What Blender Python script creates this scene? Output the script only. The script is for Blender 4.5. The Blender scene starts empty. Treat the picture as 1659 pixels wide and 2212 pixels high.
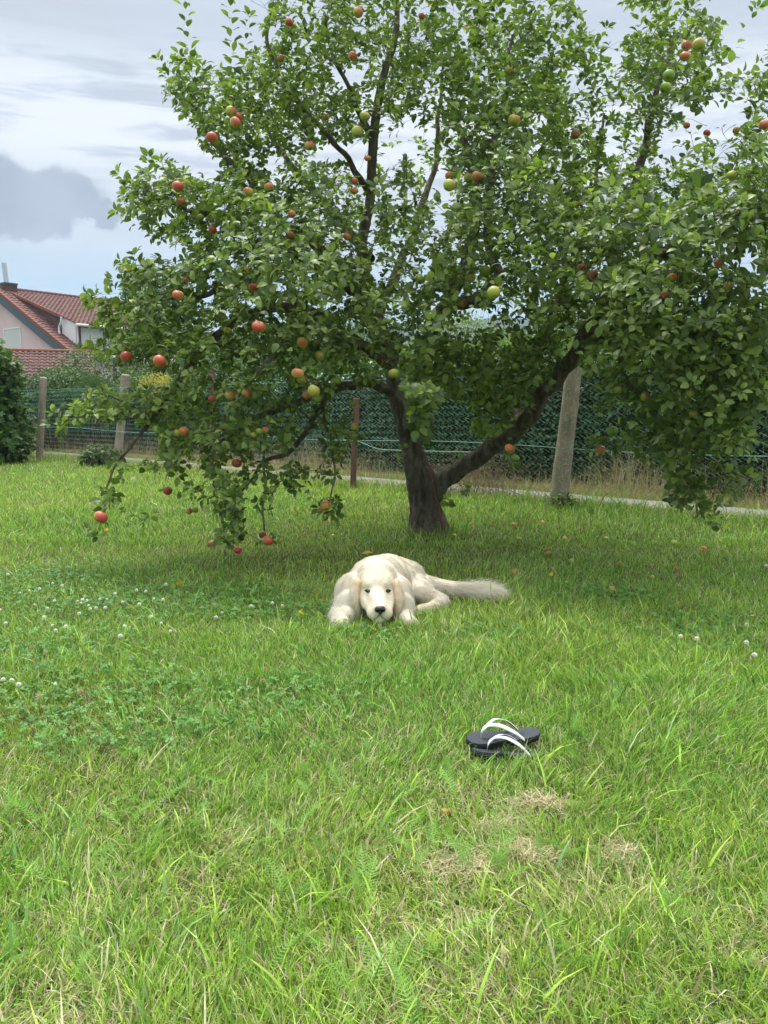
import bpy, math, random
import numpy as np
from mathutils import Vector, Matrix, Quaternion, noise as mnoise
R = math.radians
sc = bpy.context.scene
col = sc.collection
rng = np.random.default_rng(11)
random.seed(11)

# ------------------------------------------------------------------ camera
CAM_H, PITCH = 1.10, R(7.82)
FPX, CX, CY = 1661.2, 829.5, 1106.0          # focal length and centre in photo units (1659 x 2212)
cam = bpy.data.cameras.new('camera')
cam.sensor_fit = 'VERTICAL'; cam.sensor_height = 36.0; cam.lens = 36.0 * FPX / 2212.0
cam.clip_start = 0.05; cam.clip_end = 6000
camo = bpy.data.objects.new('camera', cam); col.objects.link(camo)
camo.location = (0, 0, CAM_H); camo.rotation_euler = (R(90) - PITCH, 0, 0)
sc.camera = camo

# ------------------------------------------------------------------ light
SUN_EL, SUN_AZ = R(69), R(-22)               # azimuth measured from +Y towards +X
sund = Vector((math.sin(SUN_AZ) * math.cos(SUN_EL), math.cos(SUN_AZ) * math.cos(SUN_EL), math.sin(SUN_EL)))
sl = bpy.data.lights.new('sun', 'SUN'); sl.energy = 1.15; sl.angle = R(14); sl.color = (1.0, 0.965, 0.90)
so = bpy.data.objects.new('sun', sl); col.objects.link(so)
so.rotation_euler = sund.to_track_quat('Z', 'Y').to_euler()
sc.view_settings.view_transform = 'Standard'; sc.view_settings.look = 'None'
sc.view_settings.gamma = 1.0; sc.view_settings.use_curve_mapping = False
sc.view_settings.exposure = 1.68
sc.cycles.max_bounces = 6; sc.cycles.diffuse_bounces = 4; sc.cycles.glossy_bounces = 2
sc.cycles.transmission_bounces = 4; sc.cycles.transparent_max_bounces = 6
sc.cycles.volume_bounces = 0

class NT:
    """tiny node-graph helper"""
    def __init__(s, tree): s.t = tree; s.n = tree.nodes; s.l = tree.links
    def node(s, typ, **kw):
        n = s.n.new(typ)
        for k, v in kw.items():
            if k.startswith('i_'):
                k = k[2:]; k = int(k) if k.isdigit() else k.replace('_', ' ')
                s.set(n.inputs[k], v)
            else: setattr(n, k, v)
        return n
    def set(s, sock, v):
        if hasattr(v, 'is_output'): s.l.new(v, sock)
        elif isinstance(v, (tuple, list)) and len(v) == 3 and sock.type == 'RGBA': sock.default_value = (*v, 1)
        else: sock.default_value = v
    def math(s, op, a, b=0.0, c=None, clamp=False):
        n = s.n.new('ShaderNodeMath'); n.operation = op; n.use_clamp = clamp
        s.set(n.inputs[0], a); s.set(n.inputs[1], b)
        if c is not None: s.set(n.inputs[2], c)
        return n.outputs[0]
    def vmath(s, op, a, b=(0, 0, 0)):
        n = s.n.new('ShaderNodeVectorMath'); n.operation = op
        s.set(n.inputs[0], a); s.set(n.inputs[1], b); return n
    def noise(s, vec, scale=5, detail=4, rough=.55, dist=0.0):
        n = s.node('ShaderNodeTexNoise', i_Scale=scale, i_Detail=detail, i_Roughness=rough, i_Distortion=dist)
        if vec is not None: s.l.new(vec, n.inputs['Vector'])
        return n.outputs['Fac']
    def map(s, v, a, b, c=0.0, d=1.0, smooth=True):
        n = s.n.new('ShaderNodeMapRange'); n.interpolation_type = 'SMOOTHSTEP' if smooth else 'LINEAR'
        for i, x in enumerate((v, a, b, c, d)): s.set(n.inputs[i], x)
        return n.outputs[0]
    def mix(s, f, a, b, mode='MIX'):
        n = s.n.new('ShaderNodeMix'); n.data_type = 'RGBA'; n.blend_type = mode
        s.set(n.inputs[0], f); s.set(n.inputs[6], a); s.set(n.inputs[7], b); return n.outputs[2]
    def coord(s, which='Object'): return s.node('ShaderNodeTexCoord').outputs[which]
    def mapping(s, vec, scale=(1, 1, 1), loc=(0, 0, 0)):
        return s.node('ShaderNodeMapping', i_Vector=vec, i_Scale=scale, i_Location=loc).outputs[0]

def sky_dir(px, py):
    x = (px - CX) / FPX; y = -(py - CY) / FPX
    v = Vector((x, math.cos(PITCH) + y * math.sin(PITCH), -math.sin(PITCH) + y * math.cos(PITCH)))
    return v.normalized()

world = bpy.data.worlds.new('World'); sc.world = world; world.use_nodes = True
def build_world():
    g = NT(world.node_tree); g.n.clear()
    sky = g.node('ShaderNodeTexSky', sky_type='NISHITA', sun_disc=False, sun_elevation=SUN_EL, sun_rotation=SUN_AZ)
    sky.air_density = 1.2; sky.dust_density = 2.0
    skyc = g.vmath('SCALE', sky.outputs[0]); skyc.inputs['Scale'].default_value = 0.075
    d = g.coord('Generated')
    sep = g.node('ShaderNodeSeparateXYZ'); g.l.new(d, sep.inputs[0])
    el = sep.outputs[2]
    # cloud layers: flat stratus streaks, puffier lumps
    st = g.mapping(d, (2.2, 2.2, 11.0)); pf = g.mapping(d, (3.0, 3.0, 5.0), (3, 1, 0))
    n1 = g.noise(st, 1.6, 6, .55, .5); n2 = g.noise(pf, 2.2, 7, .6, .2); n3 = g.noise(g.mapping(d, (1.4, 1.4, 4)), 1.2, 3, .5)
    n4 = g.noise(g.mapping(d, (3.2, 3.2, 24.0), (7, 2, 0)), 2.0, 6, .6, .4)
    blue = (0.36, 0.435, 0.52); grey = (0.38, 0.415, 0.48); white = (0.62, 0.655, 0.70); dark = (0.165, 0.205, 0.275)
    c = g.mix(g.map(n3, .35, .65), blue, grey)
    c = g.mix(g.math('MULTIPLY', g.map(n1, .46, .70), .55), c, (0.46, 0.50, 0.60))
    # bright streaky band low over the horizon (elevation about 14..22 degrees)
    band = g.math('MULTIPLY', g.map(el, .20, .30), g.map(el, .415, .33))
    c = g.mix(g.math('MULTIPLY', band, g.map(n4, .36, .58)), c, white)
    # haze of pale cloud lower down, clear pale blue at the very bottom
    low = g.math('MULTIPLY', g.map(el, .14, .19), g.map(el, .27, .21))
    c = g.mix(g.math('MULTIPLY', low, g.map(n2, .35, .6, .3, .9)), c, (0.45, 0.52, 0.61))
    hor = g.map(el, .20, .135)
    c = g.mix(g.math('MULTIPLY', hor, .9), c, g.mix(g.map(n4, .4, .6), (0.255, 0.43, 0.585), (0.33, 0.47, 0.59)))
    # dark shower clouds drifting low on the left
    warp = g.vmath('SCALE', g.vmath('SUBTRACT', g.node('ShaderNodeTexNoise', i_Vector=d, i_Scale=11.0, i_Detail=8.0, i_Roughness=.65).outputs['Color'], (.5, .5, .5)).outputs[0])
    warp.inputs['Scale'].default_value = .085
    dw = g.vmath('ADD', d, warp.outputs[0]).outputs[0]
    tot = None
    for px, py, rx, rz in ((125, 440, .042, .032), (15, 420, .034, .040), (-60, 440, .05, .036), (185, 470, .036, .014), (70, 478, .045, .020)):
        v = g.vmath('MULTIPLY', g.vmath('SUBTRACT', dw, tuple(sky_dir(px, py))).outputs[0], (1 / rx, 1 / rx, 1 / rz)).outputs[0]
        m = g.map(g.vmath('LENGTH', v).outputs['Value'], 1.2, .78)
        tot = m if tot is None else g.math('MAXIMUM', tot, m)
    c = g.mix(g.math('MULTIPLY', tot, .9), c, g.mix(g.map(n2, .3, .7), dark, (0.26, 0.30, 0.375)))
    # thin cloud everywhere lets a little of the clear sky through
    c = g.mix(0.90, skyc.outputs[0], c)
    c = g.mix(g.math('MULTIPLY', g.map(el, .34, .62), .85), c, (.47, .475, .475))
    # overcast skies brighten steadily towards the zenith
    lum = g.map(el, .40, .80, .47, 1.85, smooth=True)
    cc = g.vmath('SCALE', c); g.l.new(lum, cc.inputs['Scale'])
    below = g.map(el, -.02, .0)
    c = g.mix(below, (0.07, 0.10, 0.045), cc.outputs[0])
    bg = g.node('ShaderNodeBackground', i_Strength=1.0); g.l.new(c, bg.inputs[0])
    out = g.node('ShaderNodeOutputWorld'); g.l.new(bg.outputs[0], out.inputs[0])
build_world()
world.cycles.sampling_method = 'MANUAL'; world.cycles.sample_map_resolution = 512

# ------------------------------------------------------------------ projection helpers (photo point -> place)
def P(px, py, Y):
    x = (px - CX) / FPX; y = -(py - CY) / FPX
    dy = math.cos(PITCH) + y * math.sin(PITCH); dz = -math.sin(PITCH) + y * math.cos(PITCH)
    t = Y / dy
    return Vector((x * t, Y, CAM_H + dz * t))
def G(px, py, z=0.0):
    x = (px - CX) / FPX; y = -(py - CY) / FPX
    dy = math.cos(PITCH) + y * math.sin(PITCH); dz = -math.sin(PITCH) + y * math.cos(PITCH)
    t = (z - CAM_H) / dz
    return Vector((x * t, dy * t, z))
def project(p):
    p = np.asarray(p, float); X = p[..., 0]; Yv = p[..., 1]; Z = p[..., 2] - CAM_H
    f = Yv * math.cos(PITCH) - Z * math.sin(PITCH); u = Yv * math.sin(PITCH) + Z * math.cos(PITCH)
    return CX + FPX * X / f, CY - FPX * u / f

# ------------------------------------------------------------------ numpy value noise
_tab = np.random.default_rng(5).random(65536)
def _h(ix, iy, s):
    return _tab[((ix * 7919 + iy * 104729 + s * 1299709) & 0xffff)]
def vnoise(x, y, s=0):
    x = np.asarray(x, float); y = np.asarray(y, float)
    ix = np.floor(x).astype(np.int64); iy = np.floor(y).astype(np.int64)
    fx = x - ix; fy = y - iy; fx = fx * fx * (3 - 2 * fx); fy = fy * fy * (3 - 2 * fy)
    a = _h(ix, iy, s); b = _h(ix + 1, iy, s); c = _h(ix, iy + 1, s); d = _h(ix + 1, iy + 1, s)
    return (a * (1 - fx) + b * fx) * (1 - fy) + (c * (1 - fx) + d * fx) * fy
def fbm(x, y, s=0, o=3):
    r = 0; a = .5; t = 0
    for k in range(o):
        r = r + a * vnoise(x * 2 ** k, y * 2 ** k, s + k * 17); t += a; a *= .5
    return r / t

# ------------------------------------------------------------------ object helpers
def tag(o, label=None, cat=None, group=None, kind=None):
    if label: o['label'] = label
    if cat: o['category'] = cat
    if group: o['group'] = group
    if kind: o['kind'] = kind
    return o
def empty(name, loc=(0, 0, 0), rz=0, label=None, cat=None, group=None):
    o = bpy.data.objects.new(name, None); col.objects.link(o)
    o.location = loc; o.rotation_euler = (0, 0, rz); o.empty_display_size = .1
    return tag(o, label, cat, group)
def link(name, me, mat=None, parent=None):
    o = bpy.data.objects.new(name, me); col.objects.link(o)
    if mat is not None and len(me.materials) == 0: me.materials.append(mat)
    if parent is not None: o.parent = parent
    return o
def mesh_np(name, verts, faces, smooth=False, attrs=None):
    """verts (n,3); faces: list of int arrays (m,k) possibly of differing k; attrs: {name: (n,) or (n,3)} per vertex"""
    if isinstance(faces, np.ndarray): faces = [faces]
    faces = [f for f in faces if len(f)]
    me = bpy.data.meshes.new(name)
    verts = np.asarray(verts, np.float32)
    me.vertices.add(len(verts)); me.vertices.foreach_set('co', verts.ravel())
    loops = np.concatenate([f.ravel() for f in faces]).astype(np.int32)
    sizes = np.concatenate([np.full(len(f), f.shape[1]) for f in faces]).astype(np.int32)
    starts = np.concatenate([[0], np.cumsum(sizes)[:-1]]).astype(np.int32)
    me.loops.add(len(loops)); me.loops.foreach_set('vertex_index', loops)
    me.polygons.add(len(sizes)); me.polygons.foreach_set('loop_start', starts)
    me.polygons.foreach_set('use_smooth', np.full(len(sizes), smooth))
    for k, v in (attrs or {}).items():
        v = np.asarray(v, np.float32)
        if v.ndim == 1:
            a = me.attributes.new(k, 'FLOAT', 'POINT'); a.data.foreach_set('value', v)
        else:
            a = me.attributes.new(k, 'FLOAT_COLOR', 'POINT')
            a.data.foreach_set('color', np.c_[v, np.ones(len(v))].astype(np.float32).ravel())
    me.update(calc_edges=True)
    return me
class MB:
    """collects shapes into one mesh"""
    def __init__(s): s.v = []; s.f = []; s.n = 0
    def add(s, v, f):
        v = np.asarray(v, float).reshape(-1, 3)
        s.v.append(v); s.f += [tuple(i + s.n for i in q) for q in f]; s.n += len(v); return s
    def box(s, c, size, M=None):
        hx, hy, hz = np.array(size) / 2
        v = np.array([(x, y, z) for z in (-hz, hz) for y in (-hy, hy) for x in (-hx, hx)]) + np.array(c)
        if M is not None: v = np.array([M @ Vector(p) for p in v])
        return s.add(v, [(0, 2, 3, 1), (4, 5, 7, 6), (0, 1, 5, 4), (2, 6, 7, 3), (0, 4, 6, 2), (1, 3, 7, 5)])
    def tube(s, pts, rad, n=6, cap=True):
        v, f = tube_arrays(pts, rad, n); s.add(v, f.tolist())
        if cap:
            m = len(pts); b = s.n - m * n
            s.f.append(tuple(b + i for i in range(n))[::-1]); s.f.append(tuple(b + (m - 1) * n + i for i in range(n)))
        return s
    def prism(s, poly, a, b):
        """poly: list of points; extruded by moving from offset a to offset b (vectors)"""
        m = len(poly); v = [Vector(p) + Vector(a) for p in poly] + [Vector(p) + Vector(b) for p in poly]
        f = [tuple(range(m))[::-1], tuple(range(m, 2 * m))] + [(i, (i + 1) % m, m + (i + 1) % m, m + i) for i in range(m)]
        return s.add(v, f)
    def mesh(s, name, smooth=False):
        me = bpy.data.meshes.new(name); me.from_pydata(np.concatenate(s.v).tolist(), [], s.f)
        me.polygons.foreach_set('use_smooth', [smooth] * len(me.polygons)); me.update(); return me
    def build(s, name, mat, parent=None, smooth=False): return link(name, s.mesh(name, smooth), mat, parent)
def tube_arrays(pts, rad, n=6):
    pts = np.asarray([tuple(p) for p in pts], float); m = len(pts)
    rad = np.broadcast_to(np.asarray(rad, float), (m,))
    T = np.gradient(pts, axis=0); T /= np.linalg.norm(T, axis=1)[:, None] + 1e-9
    ref = np.array([0, 0, 1.0]) if abs(T[0, 2]) < .9 else np.array([1.0, 0, 0])
    u = np.cross(T[0], ref); u /= np.linalg.norm(u); U = [u]
    for i in range(1, m):
        u = U[-1] - T[i] * np.dot(U[-1], T[i]); u /= np.linalg.norm(u) + 1e-9; U.append(u)
    U = np.array(U); W = np.cross(T, U)
    a = np.arange(n) / n * 2 * np.pi
    v = pts[:, None] + rad[:, None, None] * (np.cos(a)[None, :, None] * U[:, None] + np.sin(a)[None, :, None] * W[:, None])
    i = np.arange(m - 1)[:, None] * n; j = np.arange(n)[None]
    f = np.stack([i + j, i + (j + 1) % n, i + n + (j + 1) % n, i + n + j], -1).reshape(-1, 4)
    return v.reshape(-1, 3), f
def smooth_path(pts, per=6):
    """Catmull-Rom through points (n,k)"""
    p = np.asarray([tuple(q) for q in pts], float)
    if len(p) < 3: 
        t = np.linspace(0, 1, per + 1)[:, None]; return p[0] * (1 - t) + p[-1] * t
    p = np.vstack([2 * p[0] - p[1], p, 2 * p[-1] - p[-2]]); out = []
    for i in range(1, len(p) - 2):
        for t in np.arange(per) / per:
            out.append(.5 * ((2 * p[i]) + (-p[i - 1] + p[i + 1]) * t + (2 * p[i - 1] - 5 * p[i] + 4 * p[i + 1] - p[i + 2]) * t * t + (-p[i - 1] + 3 * p[i] - 3 * p[i + 1] + p[i + 2]) * t ** 3))
    out.append(p[-2]); return np.array(out)

# ------------------------------------------------------------------ materials
def principled(name, fn=None, base=(.5, .5, .5), rough=.7, spec=.3, metal=0.0):
    m = bpy.data.materials.new(name); m.use_nodes = True; g = NT(m.node_tree)
    b = g.n['Principled BSDF']; b.inputs['Base Color'].default_value = (*base, 1)
    b.inputs['Roughness'].default_value = rough; b.inputs['Specular IOR Level'].default_value = spec; b.inputs['Metallic'].default_value = metal
    if fn: fn(g, b)
    return m
def bump(g, b, h, strength=.4, dist=.01):
    n = g.node('ShaderNodeBump', i_Strength=strength, i_Distance=dist, i_Height=h)
    g.l.new(n.outputs[0], b.inputs['Normal'])
def leafy(name, front, back, trans=.35, rough=.45, spec=.35, tint=None, attr='tint', var=.5):
    """leaf with a darker glossy top and a paler underside, lit through"""
    m = bpy.data.materials.new(name); m.use_nodes = True; g = NT(m.node_tree); g.n.clear()
    a = g.node('ShaderNodeAttribute', attribute_name=attr).outputs['Fac']
    r = g.node('ShaderNodeObjectInfo').outputs['Random']
    t = g.math('ADD', a, g.math('MULTIPLY', g.math('SUBTRACT', r, .5), .5), clamp=True)
    f1, f2, f3 = front
    c = g.mix(g.map(t, 0, .5), f1, f2); c = g.mix(g.map(t, .5, .93), c, f3)
    if tint: c = g.mix(g.map(a, .955, .965), c, tint)
    geo = g.node('ShaderNodeNewGeometry')
    cb = g.mix(geo.outputs['Backfacing'], c, g.mix(.65, c, back))
    b = g.node('ShaderNodeBsdfPrincipled', i_Roughness=rough)
    b.inputs['Specular IOR Level'].default_value = spec
    g.l.new(cb, b.inputs['Base Color'])
    tr = g.node('ShaderNodeBsdfTranslucent'); g.l.new(g.mix(1.0, c, (1.25, 1.38, .62), 'MULTIPLY'), tr.inputs[0])
    mx = g.node('ShaderNodeMixShader', i_Fac=trans); g.l.new(b.outputs[0], mx.inputs[1]); g.l.new(tr.outputs[0], mx.inputs[2])
    o = g.node('ShaderNodeOutputMaterial'); g.l.new(mx.outputs[0], o.inputs[0])
    return m
def bladed(name, trans=.35, rough=.5):
    """grass: colour carried per blade"""
    m = bpy.data.materials.new(name); m.use_nodes = True; g = NT(m.node_tree); g.n.clear()
    a = g.node('ShaderNodeAttribute', attribute_name='tone').outputs['Color']
    b = g.node('ShaderNodeBsdfPrincipled', i_Roughness=rough); b.inputs['Specular IOR Level'].default_value = .25
    g.l.new(a, b.inputs['Base Color'])
    tr = g.node('ShaderNodeBsdfTranslucent'); g.l.new(a, tr.inputs[0])
    mx = g.node('ShaderNodeMixShader', i_Fac=trans); g.l.new(b.outputs[0], mx.inputs[1]); g.l.new(tr.outputs[0], mx.inputs[2])
    o = g.node('ShaderNodeOutputMaterial'); g.l.new(mx.outputs[0], o.inputs[0])
    return m
# ------------------------------------------------------------------ fence line: Y = FY0 - FS * X
FY0, FS = 10.0, 0.875
fdir = Vector((1, -FS, 0)).normalized(); fnor = Vector((FS, 1, 0)).normalized()     # fnor points away from the lawn
def FL(s, off=0.0, z=0.0):
    """point s metres along the fence from X=0, off metres beyond it"""
    return Vector((0, FY0, 0)) + fdir * s + fnor * off + Vector((0, 0, z))
def fence_off(x, y): return (x * FS + (y - FY0)) / math.hypot(1, FS)

def m_soil(g, b):
    o = g.coord(); n = g.noise(o, 3, 5); n2 = g.noise(o, 40, 4)
    c = g.mix(g.map(n, .35, .65), (.055, .075, .022), (.085, .085, .035)); c = g.mix(g.map(n2, .45, .7), c, (.12, .095, .05))
    g.l.new(c, b.inputs['Base Color']); bump(g, b, n2, .8, .02)
def m_field(g, b):
    o = g.coord(); n = g.noise(o, .02, 4); c = g.mix(g.map(n, .35, .65), (.06, .11, .025), (.12, .13, .05)); g.l.new(c, b.inputs['Base Color'])
def m_gravel(g, b):
    o = g.coord(); n = g.noise(o, 2.5, 5); v = g.node('ShaderNodeTexVoronoi', i_Vector=o, i_Scale=60.0)
    c = g.mix(g.map(n, .3, .7), (.15, .14, .12), (.22, .21, .18)); c = g.mix(.45, c, g.mix(g.node('ShaderNodeSeparateColor', i_Color=v.outputs['Color']).outputs[0], (.12, .11, .10), (.36, .35, .32)))
    c = g.mix(g.map(g.noise(o, 1.1, 4), .52, .66), c, (.12, .13, .05))
    g.l.new(c, b.inputs['Base Color']); bump(g, b, v.outputs['Distance'], .8, .01)
M_soil = principled('soil', m_soil, rough=.95, spec=.1); M_field = principled('field', m_field, rough=.95, spec=.1); M_gravel = principled('gravel', m_gravel, rough=.9, spec=.2)

def sheet(name, quad, z, mat, kind='structure'):
    me = bpy.data.meshes.new(name); me.from_pydata([(p[0], p[1], z) for p in quad], [], [(0, 1, 2, 3)]); me.update()
    o = link(name, me, mat); o['kind'] = kind; return o
sheet('ground', [(-1300, -300), (1300, -300), (1300, 1500), (-1300, 1500)], -.012, M_field)
q = [FL(-30, -.02), FL(16, -.02), FL(16, -16), FL(-30, -16)]
def lawn_mesh():
    xs = np.linspace(-10, 6, 81); ys = np.linspace(-2, 20, 111)
    X, Yg = np.meshgrid(xs, ys); Z = (fbm(X * .9, Yg * .9, 3) - .5) * .03
    idx = np.arange(len(xs) * len(ys)).reshape(len(ys), len(xs))
    F = np.stack([idx[:-1, :-1], idx[:-1, 1:], idx[1:, 1:], idx[1:, :-1]], -1).reshape(-1, 4)
    c = np.stack([X, Yg], -1)
    cen = (fence_off(X, Yg))
    fc = cen.ravel()[F].max(1); F = F[fc < .25]
    return mesh_np('lawn', np.stack([X, Yg, Z], -1).reshape(-1, 3), F, True)
def lawn_z(x, y): return (fbm(np.asarray(x) * .9, np.asarray(y) * .9, 3) - .5) * .03
link('lawn', lawn_mesh(), M_soil)['kind'] = 'structure'
sheet('verge', [FL(-32, .0), FL(16, .0), FL(16, 4), FL(-32, 4)], -.006, M_soil)
sheet('path', [FL(-32, .50), FL(16, .50), FL(16, 1.15), FL(-32, 1.15)], .022, M_gravel)

# ------------------------------------------------------------------ wooded hills far off
def m_hill(g, b):
    o = g.coord(); n = g.noise(o, .012, 3); v = g.node('ShaderNodeTexVoronoi', i_Vector=o, i_Scale=.09)
    c = g.mix(g.map(n, .4, .6), (.020, .045, .022), (.045, .080, .028)); c = g.mix(g.map(v.outputs['Distance'], .1, .8), c, (.012, .025, .014))
    g.l.new(c, b.inputs['Base Color'])
M_hill = principled('wooded_hill', m_hill, rough=1, spec=0)
def hills():
    nx, ny = 500, 70
    u = np.linspace(-1, 1, nx); w = np.linspace(0, 1, ny)
    U, W = np.meshgrid(u, w)
    Yh = 650 + W * 500; X = U * 1100
    prof = 88 + 20 * np.sin(U * 3.1 + .6) + 26 * (fbm(U * 4 + 9, U * 0, 2, 3) - .5)
    Z = prof * (1 - (1 - np.clip(W * 1.35, 0, 1)) ** 2.2) + 14 * (fbm(X * .01, Yh * .01, 4, 3) - .5)
    Z += 9.0 * vnoise(X * .11, Yh * .11, 8) * np.clip(W * 8, 0, 1)
    idx = np.arange(nx * ny).reshape(ny, nx)
    F = np.stack([idx[:-1, :-1], idx[:-1, 1:], idx[1:, 1:], idx[1:, :-1]], -1).reshape(-1, 4)
    return mesh_np('hills', np.stack([X, Yh, Z - 4], -1).reshape(-1, 3), F, False)
link('hills', hills(), M_hill)['kind'] = 'structure'
HAZE = True
if HAZE:
    mb = MB(); mb.box((0, 600, 75 - 1), (2700, 1900, 152))
    m = bpy.data.materials.new('haze'); m.use_nodes = True; g = NT(m.node_tree); g.n.clear()
    v = g.node('ShaderNodeVolumePrincipled', i_Density=.00055); v.inputs['Color'].default_value = (.74, .86, 1, 1); v.inputs['Anisotropy'].default_value = .2
    o = g.node('ShaderNodeOutputMaterial'); g.l.new(v.outputs[0], o.inputs['Volume'])
    h = mb.build('haze', m); h['kind'] = 'stuff'
    h.location = (0, 0, 0)
# ------------------------------------------------------------------ leaf shapes
def leaf_shape(kind):
    """unit leaf: along +X (length 1), width in Y, face up +Z. returns verts, tris"""
    if kind == 'diamond':
        v = [(0, 0, 0), (.45, .27, .06), (.45, -.27, .06), (1, 0, -.06)]
        return np.array(v), np.array([(0, 2, 3), (0, 3, 1)])
    if kind == 'lobed':
        v = [(0, 0, 0), (.2, .42, .02), (.42, .22, .03), (.66, .46, 0), (.68, .17, .02), (1, 0, -.08),
             (.68, -.17, .02), (.66, -.46, 0), (.42, -.22, .03), (.2, -.42, .02), (.4, 0, -.02)]
        c = 10; t = [(i + 1 if i < 9 else 0, i, c) for i in range(0)]
        ring = [0, 9, 8, 7, 6, 5, 4, 3, 2, 1]
        t = [(c, ring[i], ring[(i + 1) % 10]) for i in range(10)]
        return np.array(v), np.array(t)
    # apple leaf: petiole, midrib with folded blade; k controls curl
    k = {'apple0': .10, 'apple1': .26, 'apple2': -.04, 'apple3': .42}[kind]
    fold = {'apple0': .22, 'apple1': .12, 'apple2': .34, 'apple3': .2}[kind]
    def mid(t): return np.array([t * (1 - .25 * abs(k)), 0, .12 * t * (1 - t) * 2 - k * t * t])
    wd = {.1: .13, .36: .285, .64: .265, .86: .13}
    V = [(-.28, .0, -.02), (-.28, .018, -.02)]
    mids = [mid(t) for t in (0, .33, .66, 1.0)]
    V += [tuple(p) for p in mids]                      # 2..5
    L = []; Rr = []
    for t, w in wd.items():
        p = mid(t); wob = .012 * math.sin(t * 40)
        L.append((p[0], w, p[2] + w * fold + wob)); Rr.append((p[0] + .015, -w, p[2] + w * fold - wob))
    V += L + Rr                                       # L 6..9  R 10..13
    T = [(0, 1, 2)]
    m0, m1, m2, m3 = 2, 3, 4, 5
    l = [6, 7, 8, 9]; r = [10, 11, 12, 13]
    T += [(m0, m1, l[0]), (m1, l[1], l[0]), (m1, m2, l[1]), (m2, l[2], l[1]), (m2, m3, l[2]), (m3, l[3], l[2])]
    T += [(m0, r[0], m1), (m1, r[0], r[1]), (m1, r[1], m2), (m2, r[1], r[2]), (m2, r[2], m3), (m3, r[2], r[3])]
    return np.array(V), np.array(T)
def frames(d, n):
    """orthonormal frames with x=d, z~n"""
    d = d / (np.linalg.norm(d, axis=1)[:, None] + 1e-9)
    n = n - d * (n * d).sum(1)[:, None]; n = n / (np.linalg.norm(n, axis=1)[:, None] + 1e-9)
    return d, np.cross(n, d), n
def leaves_mesh(name, pos, d, n, size, kind, tint, wide=1.0):
    V, T = leaf_shape(kind); x, y, z = frames(d, n); N = len(pos)
    co = pos[:, None] + size[:, None, None] * (V[None, :, 0, None] * x[:, None] + wide * V[None, :, 1, None] * y[:, None] + V[None, :, 2, None] * z[:, None])
    F = (T[None] + (np.arange(N) * len(V))[:, None, None]).reshape(-1, 3)
    return mesh_np(name, co.reshape(-1, 3), F, False, {'tint': np.repeat(tint, len(V))})
def rand_dirs(n):
    v = rng.normal(size=(n, 3)); return v / np.linalg.norm(v, axis=1)[:, None]
def leaf_cloud(name, pts, out, size, kind, mat, parent=None, droop=.3, jit=.8, tint=None, kindtag='stuff', wide=1.0):
    """pts: positions; out: outward direction of the foliage surface there"""
    n = len(pts)
    d = out * .5 + rand_dirs(n) * jit; d[:, 2] -= droop
    nn = out * .6 + np.array([0, 0, .8]) + rand_dirs(n) * .5
    s = size * rng.uniform(.65, 1.25, n)
    if tint is None: tint = np.clip(.25 + .5 * fbm(pts[:, 0] * 2.3 + pts[:, 1], pts[:, 2] * 2.3, 31) + rng.normal(0, .16, n), 0, .95)
    o = link(name, leaves_mesh(name, pts, d, nn, s, kind, tint, wide), mat, parent)
    if kindtag: o['kind'] = kindtag
    return o
def blob_points(n, blobs, shell=.55):
    """points spread through lumpy ellipsoids (cx,cy,cz,rx,ry,rz), denser toward the outside"""
    w = np.array([b[3] * b[4] * b[5] for b in blobs]) ** .67; w /= w.sum()
    k = rng.choice(len(blobs), n, p=w); B = np.array(blobs)[k]
    d = rand_dirs(n); r = rng.uniform(shell, 1.0, n) ** .7
    lump = .78 + .44 * fbm(d[:, 0] * 2.5 + k * 3.7 + 5, d[:, 2] * 2.5 + d[:, 1] * 2, 12)
    p = B[:, :3] + d * B[:, 3:] * (r * lump)[:, None]
    return p, d

M_core = principled('hedge_inner_shade', base=(.04, .05, .022), rough=1, spec=0)
M_bark2 = principled('grey_bark', base=(.09, .075, .055), rough=.95, spec=.1)
M_hedge = leafy('ivy_leaf', ((.034, .080, .030), (.058, .125, .045), (.11, .20, .07)), (.12, .17, .10), .25, .35, .4)
M_maple = leafy('maple_leaf', ((.035, .085, .016), (.065, .14, .026), (.14, .225, .045)), (.09, .13, .06), .35)
M_light = leafy('light_shrub_leaf', ((.035, .085, .012), (.08, .155, .022), (.17, .25, .045)), (.12, .17, .07), .4)
M_mid = leafy('shrub_leaf', ((.034, .080, .020), (.062, .135, .032), (.12, .205, .05)), (.08, .12, .06), .3)
M_blue = leafy('feathery_leaf', ((.05, .10, .045), (.085, .15, .06), (.15, .21, .09)), (.12, .16, .09), .3)
M_yel = leafy('yellow_shrub_leaf', ((.10, .15, .02), (.22, .25, .03), (.45, .38, .03)), (.2, .22, .08), .4)

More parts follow.
